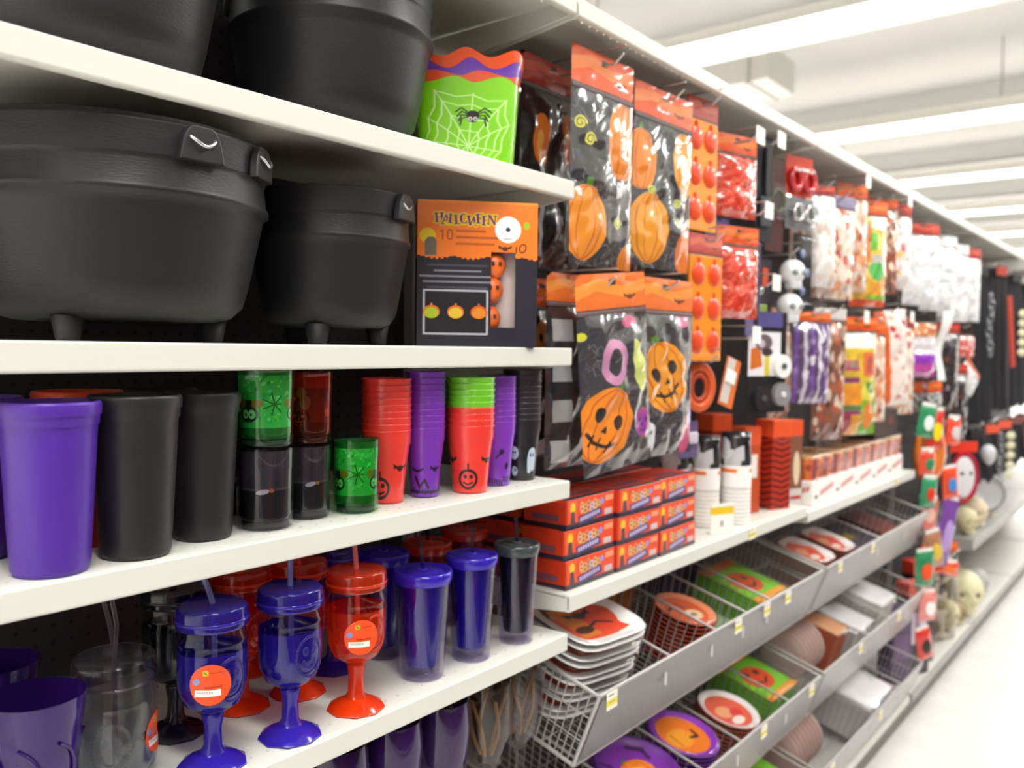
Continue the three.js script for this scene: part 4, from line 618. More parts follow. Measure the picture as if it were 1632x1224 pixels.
pouch('party_pack', 'tall pumpkin print pack next to the orange silicone mould', 'pack', 1.675, 2.08, 0.925, 0.225, 0.385, 0.07, orangeHead, film(printB), { group: packs, turn: -0.08, tilt: -0.02 });
pouch('party_pack', 'pack with two spoon shapes hanging behind the left pumpkin pack', 'pack', 1.405, 2.09, 1.03, 0.205, 0.41, 0.06, redHead, film(printSpoon), { group: packs });
pouch('party_pack', 'rear pack hanging behind the right pumpkin print pack', 'pack', 1.66, 2.075, 1.02, 0.21, 0.38, 0.06, redHead, film(printSpoon), { group: packs });
pouch('party_pack', 'jack-o-lantern pack hanging askew above the red treat boxes, left of two', 'pack', 1.425, 1.668, 0.898, 0.225, 0.385, 0.075, amberHead, film(printC), { group: packs, tilt: 0.1, turn: -0.08 });
pouch('party_pack', 'jack-o-lantern pack with a white ghost, right of the two lower packs', 'pack', 1.672, 1.675, 0.915, 0.235, 0.385, 0.075, amberHead, film(printD), { group: packs, turn: -0.06 });
pouch('party_pack', 'striped black and white pack behind the askew jack-o-lantern pack', 'pack', 1.40, 1.665, 0.96, 0.2, 0.375, 0.06, amberHead, film(canvasTex(256, 448, (g, W, H) => { fill(g, '#39373b', 0, 0, W, H); for (let k = 0; k < 4; k++) fill(g, '#b9b9bc', 20, 40 + k * 110, 70, 60); blob(g, '#d8783a', 200, 120, 40, 60); })), { group: packs });
pouch('party_pack', 'dark pack with pink and orange print farthest back on the lower left hook', 'pack', 1.39, 1.66, 1.04, 0.2, 0.36, 0.06, orangeHead, film(canvasTex(256, 448, (g, W, H) => { fill(g, '#1f1c20', 0, 0, W, H); blob(g, '#b83a5a', 50, 110, 22, 70); pumpkin(g, 120, 100, 34, 70, '#c87a2a', '#2a1a10'); blob(g, '#d8902a', 170, 240, 26, 44); blob(g, '#b83a5a', 60, 360, 26, 60); })), { group: packs });
pouch('party_pack', 'rear pack on the lower right hook of the second bay', 'pack', 1.665, 1.67, 0.985, 0.215, 0.38, 0.07, orangeHead, film(printC), { group: packs });
for (const [x, y, n] of [[1.43, 2.066, 'upper left picnic pack'], [1.675, 2.056, 'upper right picnic pack'], [1.415, 1.64, 'lower left picnic pack'], [1.67, 1.65, 'lower right picnic pack']]) hook(`chrome peg hook through the ${n}`, x, y, 0.88, false);
{ // silicone moulds with pumpkin cups
  const om = plastic(0xf9961f, 0.3, { clearcoat: 0.7 }), dm = plastic(0xe84a18, 0.35, { clearcoat: 0.5 });
  const mk = (label, x, top, w, h) => {
    const t = thing('silicone_mould', label, 'baking mould', [x, top, -0.925], -0.12, 'orange silicone moulds');
    mesh('header_card', rbox(w, 0.05, 0.004, 0.001, 0, -0.025, 0), redHead, t);
    mesh('sheet', rbox(w, h - 0.05, 0.006, 0.002, 0, -0.05 - (h - 0.05) / 2, 0), om, t);
    const cup = new THREE.SphereGeometry(1, 16, 10).scale(0.027, 0.027, 0.007);
    for (let r = 0; r < 3; r++) for (const k of [-1, 1]) { const c = mesh('pumpkin_cup', cup, dm, t); c.position.set(k * w * 0.24, -0.094 - r * (h - 0.06) / 3, 0.004); mesh('stalk', rbox(0.008, 0.012, 0.006, 0.002, 0, 0.032, 0.001), dm, c); }
  };
  mk('upper orange silicone pumpkin mould under the red header', 1.855, 2.105, 0.125, 0.305);
  mk('lower orange silicone pumpkin mould hanging below the first one', 1.885, 1.795, 0.14, 0.3);
  hook('chrome peg hook holding the upper orange mould', 1.855, 2.085, 0.88, false); hook('chrome peg hook holding the lower orange mould', 1.885, 1.775, 0.88, false);
}
const shred = (bg, cs, n = 260) => canvasTex(128, 192, (g, W, H) => { fill(g, bg, 0, 0, W, H); for (let k = 0; k < n; k++) { const x = rnd() * W, y = rnd() * H; strokes(g, cs[k % cs.length], rr(1.5, 4), [[x, y], [x + rr(-14, 14), y + rr(-18, 18)]]); } });
const gb = film(shred('#e23a1e', ['#f05a3a', '#c42812', '#f0826a']));
pouch('shred_bag', 'upper bag of red paper shred with an orange header', 'bag', 2.045, 2.06, 0.925, 0.15, 0.205, 0.05, orangeHead, gb, { group: 'red shred bags', turn: -0.3, bulge: 0.024 });
pouch('shred_bag', 'lower bag of red paper shred beside the lower mould', 'bag', 2.065, 1.835, 0.925, 0.155, 0.232, 0.05, orangeHead, gb, { group: 'red shred bags', turn: -0.3, bulge: 0.026 });
pouch('shred_bag', 'purple trimmed bag behind the lower red shred bag', 'bag', 2.1, 1.87, 1.0, 0.15, 0.24, 0.05, plastic(0x4a2a86, 0.4), film(shred('#3a2450', ['#5a3a86', '#241433'])), { group: 'red shred bags' });
for (const [x, y, n] of [[2.035, 2.035, 'over the upper red shred bag'], [2.17, 2.05, 'right of the upper red shred bag'], [2.1, 1.862, 'between the two red shred bags'], [2.16, 1.685, 'right of the lower red shred bag'], [2.04, 1.548, 'below the lower red shred bag']]) hook(`chrome peg hook with a white price plate ${n}`, x, y, 0.865);
// utensils, cutters and small cards between the shred bags and the candy
const dark = plastic(0x262529, 0.4), cardBlack = plastic(0x1d1b1f, 0.5);
function card(name, label, cat, x, top, D, w, h, mat, extra, turn = 0, group = 'small carded goods') {
  const t = thing(name, label, cat, [x, top, -D], turn, group);
  mesh('backing_card', rbox(w, h, 0.002, 0.0008, 0, -h / 2, 0), mat, t); if (extra) extra(t); return t;
}
const blister = (t, w, h, d, y, color = 0xf4f4f6, name = 'blister') => mesh(name, rbox(w, h, d, Math.min(d, 0.012) * 0.9, 0, y, d / 2), clear(color, 0.06), t);
card('utensil_card', 'long black spatula on a dark card near the top shelf', 'utensil', 2.235, 2.095, 0.93, 0.07, 0.28, cardBlack, (t) => { mesh('spatula_blade', rbox(0.05, 0.08, 0.006, 0.003, 0, -0.2, 0.006), plastic(0x3a4048, 0.35), t); mesh('spatula_handle', rbox(0.016, 0.13, 0.01, 0.004, 0, -0.095, 0.007), dark, t); }, -0.2);
card('utensil_card', 'dark green and black cutter card beside the red cutters', 'utensil', 2.345, 2.06, 0.945, 0.09, 0.26, plastic(0x4a1c1e, 0.5), (t) => { mesh('cutter_ring', new THREE.TorusGeometry(0.03, 0.006, 8, 24).translate(0, -0.12, 0.012), plastic(0x55582c, 0.4), t); blister(t, 0.08, 0.1, 0.02, -0.12); }, -0.2);
card('cutter_card', 'red cookie cutter card with an orange header under the top shelf', 'cookie cutter', 2.475, 2.085, 0.925, 0.13, 0.115, plastic(0xd8462a, 0.4), (t) => { for (const k of [-1, 1]) mesh('red_cutter', new THREE.TorusGeometry(0.024, 0.008, 8, 24).scale(1, 1.2, 1.4).translate(k * 0.032, -0.07, 0.012), plastic(0xc8242a, 0.25, { clearcoat: 1 }), t); mesh('chrome_clasp', rbox(0.1, 0.01, 0.012, 0.003, 0, -0.045, 0.016), plastic(0xf4f4f4, 0.2), t); }, -0.25);
card('cutter_card', 'silver metal cutter set in a clear pack below the red cutters', 'cookie cutter', 2.48, 1.965, 0.925, 0.13, 0.09, plastic(0x8f9294, 0.4), (t) => { for (const k of [-1, 1]) mesh('metal_cutter', new THREE.TorusGeometry(0.022, 0.006, 8, 24).scale(1, 1, 2.2).translate(k * 0.03, -0.045, 0.014), metal(0xe8e9ea, 0.2), t); blister(t, 0.125, 0.08, 0.03, -0.045); }, -0.25);
card('blister_card', 'black card with small blue and white buttons below the silver cutters', 'carded toy', 2.545, 1.87, 0.935, 0.1, 0.22, cardBlack, (t) => { for (let k = 0; k < 3; k++) mesh('button', new THREE.SphereGeometry(0.011, 12, 8).scale(1, 1.2, 0.6).translate((k % 2) * 0.026 - 0.012, -0.06 - k * 0.055, 0.008), plastic(0x9aa6dc, 0.25, { clearcoat: 1 }), t); blister(t, 0.09, 0.2, 0.022, -0.11); }, -0.2);
card('blister_card', 'dark card with an orange patch and silver bell, beside a price plate', 'carded toy', 2.325, 1.78, 0.975, 0.12, 0.26, plastic(0x332a30, 0.5), (t) => { mesh('orange_patch', rbox(0.03, 0.05, 0.004, 0.001, 0.024, -0.05, 0.003), plastic(0xd8583a, 0.4), t); mesh('bell', new THREE.SphereGeometry(0.014, 14, 10).translate(-0.02, -0.09, 0.012), metal(0xe0e0e4, 0.2), t); mesh('green_charm', rbox(0.05, 0.035, 0.012, 0.005, 0.0, -0.145, 0.008), plastic(0x8aa03a, 0.3, { clearcoat: 1 }), t); mesh('red_charm', rbox(0.04, 0.03, 0.012, 0.005, -0.01, -0.21, 0.008), plastic(0xa8362a, 0.3, { clearcoat: 1 }), t); }, -0.15);
card('blister_card', 'lavender strip card at the edge of the lower red shred bag', 'carded toy', 2.2, 1.81, 0.94, 0.05, 0.25, plastic(0x7a7aa8, 0.4), (t) => { mesh('dark_stripe', rbox(0.016, 0.24, 0.003, 0.001, 0.012, -0.125, 0.002), plastic(0x242230, 0.5), t); }, -0.4);
{ const skullBag = (label, x, top) => { const t = thing('skull_ornament', label, 'ornament', [x, top, -0.92], -0.5, 'white skull ornaments'); mesh('hang_loop', new THREE.TorusGeometry(0.01, 0.0015, 6, 16).translate(0, -0.004, 0), steel, t); const h = mesh('skull_head', new THREE.SphereGeometry(0.037, 24, 18).scale(1, 1, 0.95).translate(0, -0.048, 0), plastic(0xeef0f0, 0.2, { clearcoat: 1 }), t); mesh('jaw', rbox(0.04, 0.024, 0.036, 0.008, 0, -0.084, 0.006), plastic(0xdde2e2, 0.25, { clearcoat: 1 }), h); for (const k of [-1, 1]) mesh('eye_socket', new THREE.SphereGeometry(0.009, 10, 8).translate(k * 0.014, -0.05, 0.03), plastic(0x8d9494, 0.5), h); };
  skullBag('shiny white skull ornament, upper of two among the carded goods', 2.425, 1.795); skullBag('shiny pale skull ornament, lower of two among the carded goods', 2.41, 1.698); hook('chrome peg hook above the white skull ornaments', 2.42, 1.795, 0.9, false); }
card('baking_card', 'white card with orange and yellow print, a white disc and a grey disc', 'carded toy', 2.27, 1.628, 0.925, 0.15, 0.275, cardBlack, (t) => {
  mesh('purple_header', rbox(0.12, 0.04, 0.003, 0.001, -0.005, -0.022, 0.002), plastic(0x57508e, 0.45), t); const p = mesh('print_panel', new THREE.PlaneGeometry(0.125, 0.12).translate(-0.012, -0.115, 0.0025), new THREE.MeshPhysicalMaterial({ roughness: 0.4, map: canvasTex(128, 128, (g) => { fill(g, '#ece8ee', 0, 0, 128, 128); poly(g, '#d8702a', [[10, 50], [46, 40], [56, 100], [8, 110]]); fill(g, '#d8c83a', 64, 66, 20, 62); blob(g, '#6a5a62', 60, 30, 34, 24); blob(g, '#c9b8c4', 52, 34, 14, 12); blob(g, '#403038', 74, 58, 22, 12); }) }), t); p.userData.label = 'printed card panel';
  const disc = (n, y, c1, c2) => { const d = mesh(n, new THREE.CylinderGeometry(0.032, 0.032, 0.014, 28).rotateX(Math.PI / 2).translate(0.048, y, 0.01), plastic(c1, 0.3, { clearcoat: 0.7 }), t); mesh('hub', new THREE.CylinderGeometry(0.008, 0.008, 0.006, 16).rotateX(Math.PI / 2).translate(0.048, y, 0.019), plastic(c2, 0.4), d); };
  disc('white_disc', -0.148, 0xf6f6f6, 0x55555a); disc('grey_disc', -0.225, 0x8f8f92, 0xe0e0e0); disc('dark_disc', -0.235, 0x2b2a2e, 0x55555a); t.children.at(-1).position.x = -0.075;
}, -0.35);
card('ribbon_card', 'slanted orange and white tag card beside the orange coil', 'carded toy', 2.06, 1.5, 0.925, 0.06, 0.125, plastic(0xe8783a, 0.4), (t) => { t.rotation.z = -0.3; mesh('white_strip', rbox(0.032, 0.115, 0.002, 0.0008, -0.01, -0.06, 0.002), plastic(0xd8d0c8, 0.4), t); mesh('white_bow', rbox(0.04, 0.034, 0.008, 0.004, -0.008, -0.05, 0.005), plastic(0xfbfbf6, 0.3), t); }, -0.2);
{ const t = thing('ribbon_coil', 'orange coil of ribbon hanging under the lower mould', 'ribbon', [1.915, 1.49, -0.95], -0.35); mesh('coil', new THREE.TorusGeometry(0.042, 0.01, 10, 36).scale(1, 1.2, 1).translate(0, -0.058, 0), plastic(0xe0602a, 0.4), t); mesh('inner_loop', new THREE.TorusGeometry(0.024, 0.006, 8, 28).scale(1, 1.3, 1).translate(0, -0.06, 0), plastic(0xc04a24, 0.4), t); mesh('hang_card', rbox(0.05, 0.02, 0.002, 0.0008, 0, -0.004, 0), plastic(0x8a7aa0, 0.5), t); hook('chrome peg hook holding the orange ribbon coil', 1.915, 1.49, 0.9, false); }
card('trim_card', 'small purple and white bow card above the jars', 'carded toy', 1.925, 1.345, 0.98, 0.07, 0.09, plastic(0x6a5a86, 0.5), (t) => { mesh('bow', rbox(0.05, 0.03, 0.012, 0.006, 0, -0.04, 0.008), plastic(0xd8d0e0, 0.4), t); }, -0.2);
// candy and favour bags in the third bay
const mix = (bg, cs, n, rmin, rmax, w = 128, h = 192) => canvasTex(w, h, (g, W, H) => { fill(g, bg, 0, 0, W, H); for (let k = 0; k < n; k++) blob(g, cs[k % cs.length], rnd() * W, rnd() * H, rr(rmin, rmax), rr(rmin, rmax), rnd() * 3); });
const grid = (cells) => canvasTex(128, 256, (g, W, H) => cells.forEach(([c, x, y, w, h, r]) => (r ? blob(g, c, x, y, w, h) : fill(g, c, x, y, w, h))));
const candyA = film(mix('#f0d8c8', ['#f6efe4', '#e8a07a', '#c8584a', '#f4e4c8', '#d8c0b8'], 90, 5, 13)), candyB = film(mix('#e8c0a8', ['#f2e2d0', '#b05a44', '#e8905a', '#fbf4ea'], 90, 5, 12)), candyC = film(mix('#8a5a48', ['#d8a88a', '#5a3428', '#e8d0b8', '#b8583a'], 80, 5, 12));
const ygPrint = film(grid([['#e8c23a', 0, 0, 128, 256], ['#f4efe0', 0, 0, 128, 40], ['#b85a6a', 18, 70, 44, 26], ['#8a8a70', 34, 76, 18, 12], ['#8a3a6a', 22, 112, 40, 14], ['#e87a3a', 72, 50, 50, 60], ['#c85a5a', 84, 58, 18, 44], ['#f09a2a', 14, 130, 54, 50], ['#d8d04a', 72, 116, 56, 50], ['#5a8a3a', 84, 124, 28, 28], ['#5a7a4a', 10, 180, 60, 16], ['#9a3a6a', 8, 194, 62, 10], ['#7ab83a', 70, 170, 58, 86], ['#f0903a', 96, 206, 22, 36, 1], ['#e8a03a', 0, 206, 66, 50], ['#a03a4a', 30, 224, 14, 26, 1]]));
const ogPrint = film(grid([['#f0c04a', 0, 0, 128, 256], ['#f6f2e4', 60, 0, 68, 40], ['#e87a3a', 0, 20, 50, 110], ['#7ac84a', 50, 50, 26, 50], ['#e8e06a', 76, 50, 52, 44], ['#b8b4a8', 58, 110, 48, 30], ['#4ab04a', 78, 158, 32, 26, 1], ['#b84a6a', 4, 130, 44, 20], ['#f0a83a', 50, 186, 78, 40], ['#8ac83a', 50, 222, 78, 14], ['#e85a2a', 0, 236, 128, 20]]));
const ribs = film(canvasTex(64, 256, (g) => { fill(g, '#f6e6dc', 0, 0, 64, 256); fill(g, '#e86a2a', 0, 0, 20, 256); seed = 33; for (let k = 0; k < 26; k++) blob(g, ['#c83a44', '#fbf6ee', '#e8b0a0'][k % 3], 24 + rnd() * 40, rnd() * 256, 5, 7); }));
const favour = 'candy and favour bags';
[['glossy white candy bag left of the candy section', 2.655, 2.03, 0.925, 0.12, 0.31, 0.03, redHead, film(mix('#f6f2ec', ['#ffffff', '#f0dcd0', '#e8c8b8'], 50, 6, 14))],
  ['cream and orange candy bag next to the glossy white bag', 2.81, 2.02, 0.92, 0.15, 0.33, 0.04, plastic(0x9a94b0, 0.4), candyA],
  ['tall candy bag with a white loop near the top shelf', 2.975, 2.085, 0.93, 0.14, 0.36, 0.05, orangeHead, candyB],
  ['orange and green patterned favour bag, upper of two', 3.14, 2.05, 0.92, 0.17, 0.37, 0.05, orangeHead, ogPrint],
  ['brown and orange strip bag right of the upper favour bag', 3.32, 2.085, 0.925, 0.15, 0.35, 0.04, plastic(0xc85a2a, 0.4), candyC],
  ['white bag with red dots under the top shelf', 3.5, 2.095, 0.925, 0.16, 0.33, 0.05, redHead, film(mix('#f4ece8', ['#ffffff', '#e8d8d8', '#c8444a', '#f0c86a'], 40, 5, 12))],
  ['purple striped bag with an orange bow at the third bay', 2.60, 1.64, 0.92, 0.15, 0.275, 0.03, orangeHead, film(canvasTex(128, 192, (g) => { fill(g, '#5a4468', 0, 0, 128, 192); for (let k = 0; k < 6; k++) fill(g, k % 2 ? '#cfc6d8' : '#7a4aa8', k * 22 + 4, 0, 9, 192); for (let k = 0; k < 7; k++) blob(g, '#e6e2ea', rnd() * 128, rnd() * 192, 10, 12); }))],
  ['brown candy bag hanging between the purple bag and the yellow bag', 2.775, 1.66, 0.925, 0.14, 0.42, 0.04, plastic(0xd8d4d0, 0.4), candyC],
  ['yellow and green patterned favour bag, lower of two', 3.0, 1.64, 0.915, 0.2, 0.4, 0.05, orangeHead, ygPrint],
  ['pale pink candy bag right of the yellow favour bag', 3.21, 1.63, 0.925, 0.14, 0.36, 0.05, orangeHead, candyB],
  ['orange ribbed strip bag with red dots, above the dark carton', 3.40, 1.68, 0.915, 0.17, 0.36, 0, null, ribs],
  ['cream candy bag at the end of the third bay', 3.58, 1.66, 0.92, 0.15, 0.38, 0.04, redHead, candyA],
].forEach(([label, x, top, D, w, h, hh, head, body], i) => { pouch('favour_bag', label, 'bag', x, top, D, w, h, hh, head, body, { group: favour, turn: -0.45, bulge: 0.026, crinkle: 0.009, tilt: i === 10 ? 0.1 : rr(-0.03, 0.03) }); hook(`peg hook of the ${label}`, x, top - 0.012, 0.885, i % 3 === 2); });
for (const [x, y, n] of [[2.85, 2.05, 'a rear cream bag of the upper candy row'], [3.06, 2.07, 'a rear brown bag of the upper candy row'], [2.7, 1.66, 'a rear bag of the lower candy row'], [3.1, 1.65, 'a rear bag behind the yellow favour bag'], [3.3, 1.66, 'a rear bag behind the ribbed strip']]) pouch('favour_bag', `${n.replace('a rear', 'rear')}, half hidden`, 'bag', x, y, 1.06, 0.17, 0.36, 0.05, redHead, [candyC, candyB][Math.round(x * 10) % 2], { group: favour, bulge: 0.03 });

// ---------------------------------------------------------------- fourth bay: white bags, clip strips and boxes
const white = film(mix('#f2f2f4', ['#ffffff', '#dfe0e6', '#e8e8ee'], 60, 5, 12)), redBag = film(mix('#d83a2a', ['#f06a4a', '#b82a1c', '#fbeae4'], 40, 5, 12)), violetBag = film(canvasTex(64, 128, (g) => { fill(g, '#efeaf2', 0, 0, 64, 128); fill(g, '#c8783a', 0, 0, 64, 34); fill(g, '#a03ad0', 0, 74, 64, 34); fill(g, '#c84aa8', 0, 96, 64, 32); })), darkBag = film(mix('#2a2629', ['#46414a', '#151317', '#6a3a2a'], 40, 5, 12));
[['white and yellow ghost bag at the start of the fourth bay', 3.86, 2.06, 0.2, 0.34, redHead, white], ['bright white cobweb bag under the top shelf, fourth bay', 4.16, 2.04, 0.22, 0.34, plastic(0xf0eef0, 0.4), white], ['second bright white cobweb bag, right of the first', 4.42, 2.03, 0.22, 0.36, plastic(0xf0eef0, 0.4), white], ['white cobweb bag with a red header', 4.7, 2.04, 0.22, 0.36, redHead, white],
  ['white and purple bag under the ghost bag', 3.9, 1.7, 0.17, 0.28, plastic(0x2a2426, 0.5), violetBag], ['red lantern bag hanging under the white cobweb bags', 4.72, 1.66, 0.15, 0.16, darkBag, redBag], ['dark bag behind the long white ribbon', 4.3, 1.66, 0.2, 0.4, redHead, darkBag], ['dark red bag in the lower row of the fourth bay', 4.55, 1.47, 0.18, 0.36, redHead, darkBag],
  ['orange header bag over the balloon, fourth bay', 4.02, 1.4, 0.18, 0.13, orangeHead, darkBag]].forEach(([label, x, top, w, h, head, body]) => { pouch('novelty_bag', label, 'bag', x, top, 0.92, w, h, 0.05, head, body, { group: 'novelty bags in the fourth bay', turn: -0.5, bulge: 0.03, crinkle: 0.009 }); hook(`peg hook of the ${label}`, x, top - 0.012, 0.89, false); });
{ const t = thing('white_ribbon', 'long white ribbon hanging down in the fourth bay', 'ribbon', [4.2, 1.82, -0.9], -0.5); const g = new THREE.PlaneGeometry(0.05, 0.42, 3, 30), p = g.attributes.position; for (let i = 0; i < p.count; i++) { p.setZ(i, 0.015 * Math.sin(p.getY(i) * 22)); p.setX(i, p.getX(i) * (1 + 0.3 * Math.sin(p.getY(i) * 15)) + 0.02 * Math.sin(p.getY(i) * 6)); } g.computeVertexNormals(); mesh('band', g.translate(0, -0.21, 0), plastic(0xf6f6f2, 0.4, { side: THREE.DoubleSide }), t); hook('chrome peg hook holding the long white ribbon', 4.2, 1.8, 0.89, false); }
{ const t = thing('balloon', 'orange foil pumpkin balloon in the fourth bay', 'balloon', [4.02, 1.09, -0.9], -0.5); mesh('balloon_body', new THREE.SphereGeometry(0.11, 28, 20).scale(0.8, 1.25, 0.35), plastic(0xf0822a, 0.25, { clearcoat: 1 }), t); mesh('neck', lathe([[0.004, -0.16], [0.016, -0.158], [0.008, -0.14], [0.02, -0.125]], 12), plastic(0xe0702a, 0.3), t); mesh('tie_string', rod([0, 0.135, 0], [0, 0.18, 0], 0.002), steel, t); }
function packet(name, label, cat, x, y, z, w, h, hex, hex2, group, turn = -0.55) {
  const t = thing(name, label, cat, [x, y, z], turn, group); t.rotation.z = 0.22 * Math.sin(x * 40 + y * 23);
  mesh('packet_body', bagGeo(w, h, 0.014, x * 7 + y * 13, 0.004, 10, 12).translate(0, -h, 0), plastic(hex, 0.3, { clearcoat: 1, clearcoatRoughness: 0.1, side: THREE.DoubleSide }), t);
  mesh('printed_badge', new THREE.SphereGeometry(1, 14, 8).scale(w * 0.28, h * 0.24, 0.004).translate(0, -h * 0.55, 0.014), plastic(hex2, 0.35), t);
  mesh('header_tab', rbox(w * 0.8, 0.016, 0.003, 0.001, 0, 0.004, 0), plastic(0xf0eee8, 0.4), t);
  return t;
}
const strip = (label, x, z, y0, y1) => { const t = thing('clip_strip', label, 'clip strip', [x, y1, z], -0.5, 'plastic clip strips'); mesh('strip', rbox(0.026, y1 - y0, 0.003, 0.001, 0, -(y1 - y0) / 2, 0), clear(0xdcd6d8, 0.2), t); const n = Math.floor((y1 - y0) / 0.15); for (let k = 0; k < n; k++) mesh('clip', rbox(0.014, 0.02, 0.008, 0.002, 0, -0.03 - k * 0.15, -0.004), plastic(0xcac6c8, 0.4), t); };
strip('clear clip strip at the end of the wire baskets', 3.735, -0.86, 0.3, 1.42);
strip('clear clip strip beside the orange balloon', 4.14, -0.86, 0.45, 1.4);
const pk = 'packets on the clip strips';
[['green and white packet, highest on the nearer clip strip', 3.735, 1.31, 0.09, 0.13, 0x2a8a5a, 0xe8f0ea], ['yellow and red packet on the nearer clip strip', 3.80, 1.29, 0.09, 0.16, 0xd83a2a, 0xf6d81c], ['red packet on the clip strip just above the top basket rail', 3.735, 1.13, 0.08, 0.1, 0xe04a34, 0x2a8a5a], ['green packet on the clip strip behind the top basket corner', 3.735, 1.02, 0.08, 0.12, 0x2f8f62, 0xd83a2a], ['pink and red packet beside the top basket corner', 3.79, 0.93, 0.1, 0.13, 0xe86a5c, 0xf0c0b0], ['tan packet with a yellow badge beside the top basket', 3.80, 0.79, 0.09, 0.15, 0xb07a5a, 0xe0c040], ['green and orange packet between the top and middle baskets', 3.735, 0.72, 0.1, 0.15, 0x2f8a5a, 0xf0542a], ['pink packet at the corner of the middle basket', 3.76, 0.55, 0.09, 0.12, 0xe88a80, 0xf6f0f0], ['red packet at the corner of the bottom basket', 3.735, 0.4, 0.08, 0.13, 0xd83428, 0x2a2a2a]].forEach(([l, x, y, w, h, a, b], i) => packet('snack_packet', l, 'packet', x + 0.01, y, -0.845 + (i % 2) * 0.012, w, h, a, b, pk));
[['orange capped packet with a blue patch on the farther clip strip', 4.14, 1.02, 0.09, 0.14, 0xe8502a, 0x4a8ad0], ['purple glow stick packet on the farther clip strip', 4.16, 0.88, 0.09, 0.3, 0x7a4aa0, 0xb89ad8], ['orange packet low on the farther clip strip', 4.17, 0.6, 0.14, 0.06, 0xee4a24, 0xf0762a], ['red ball packet above the purple glow sticks', 4.15, 1.24, 0.08, 0.12, 0xee5030, 0xd8d4da]].forEach(([l, x, y, w, h, a, b], i) => packet('snack_packet', l, 'packet', x, y, -0.845 + (i % 2) * 0.012, w, h, a, b, pk));
{ const t = thing('mask_card', 'white mask on a red framed card in the fourth bay', 'mask', [4.56, 1.1, -0.87], -0.6); mesh('backing_card', rbox(0.16, 0.05, 0.004, 0.001, 0, -0.025, 0), plastic(0xe83c28, 0.4), t); const sh = new THREE.Shape(); sh.absellipse(0, -0.17, 0.085, 0.125, 0, Math.PI * 2); const hole = new THREE.Path(); hole.absellipse(0, -0.17, 0.07, 0.108, 0, Math.PI * 2); sh.holes.push(hole); mesh('red_frame', new THREE.ExtrudeGeometry(sh, { depth: 0.012, bevelEnabled: false }), plastic(0xb8283a, 0.35), t); const f = mesh('mask_face', new THREE.SphereGeometry(1, 24, 18).scale(0.066, 0.1, 0.02).translate(0, -0.17, 0.004), plastic(0xe2dfe2, 0.4), t); for (const k of [-1, 1]) mesh('eye_hole', new THREE.SphereGeometry(0.012, 10, 8).scale(1, 0.7, 0.5).translate(k * 0.026, -0.15, 0.021), plastic(0x2a2628, 0.6), f); mesh('hang_strap', rod([0, 0, 0], [0, 0.06, -0.02], 0.002), steel, t); hook('chrome peg hook holding the white mask card', 4.56, 1.12, 0.885, false); }
{ // boxes and bags standing on the base deck
  const deck = 0.131, tall = (name, label, x, z, w, h, hex, top, turn, badge) => { const t = thing(name, label, 'box', [x, deck, z], turn, 'tall packs on the base deck'); mesh('pack_body', rbox(w, h, 0.07, 0.006, 0, h / 2, 0), plastic(hex, 0.35, { clearcoat: 0.5 }), t); mesh('pack_header', rbox(w * 1.02, 0.06, 0.072, 0.006, 0, h + 0.03, 0), plastic(top, 0.4), t); if (badge) mesh('front_label', rbox(w * 0.7, h * 0.4, 0.003, 0.001, -w * 0.05, h * 0.6, 0.0365), plastic(badge, 0.4), t); };
  tall('standing_pack', 'maroon tall box with a red top standing on the base deck', 4.16, -0.96, 0.13, 0.4, 0x3a1418, 0xe04434, -0.55);
  tall('standing_pack', 'dark box with a pale label and red top, left of the maroon box', 3.99, -0.94, 0.13, 0.34, 0x332a30, 0xe85a48, -0.5, 0xd5cad8);
  tall('standing_pack', 'purple patterned box at the foot of the wire baskets', 3.83, -0.97, 0.13, 0.26, 0x4a2a5a, 0x5a3a6a, -0.4, 0x7a5a8a);
  const b = thing('clear_bag', 'large clear plastic bag of cream bones with an orange header', 'bag', [4.5, deck, -0.95], -0.6); mesh('film', bagGeo(0.22, 0.44, 0.05, 8, 0.01), clear(0xe6e2de, 0.15), b); mesh('header_card', rbox(0.22, 0.05, 0.006, 0.002, 0, 0.455, 0), orangeHead, b); for (let k = 0; k < 5; k++) mesh('bone', merge([rod([0, -0.05, 0], [0, 0.05, 0], 0.011, 10), ...[-1, 1].flatMap((s) => [-1, 1].map((q) => new THREE.SphereGeometry(0.015, 10, 8).translate(q * 0.011, s * 0.055, 0)))]).rotateZ(k * 0.7).translate(0.03 * Math.cos(k * 2), 0.08 + k * 0.07, 0.0), plastic(0xd8d0c0, 0.5), b);
}
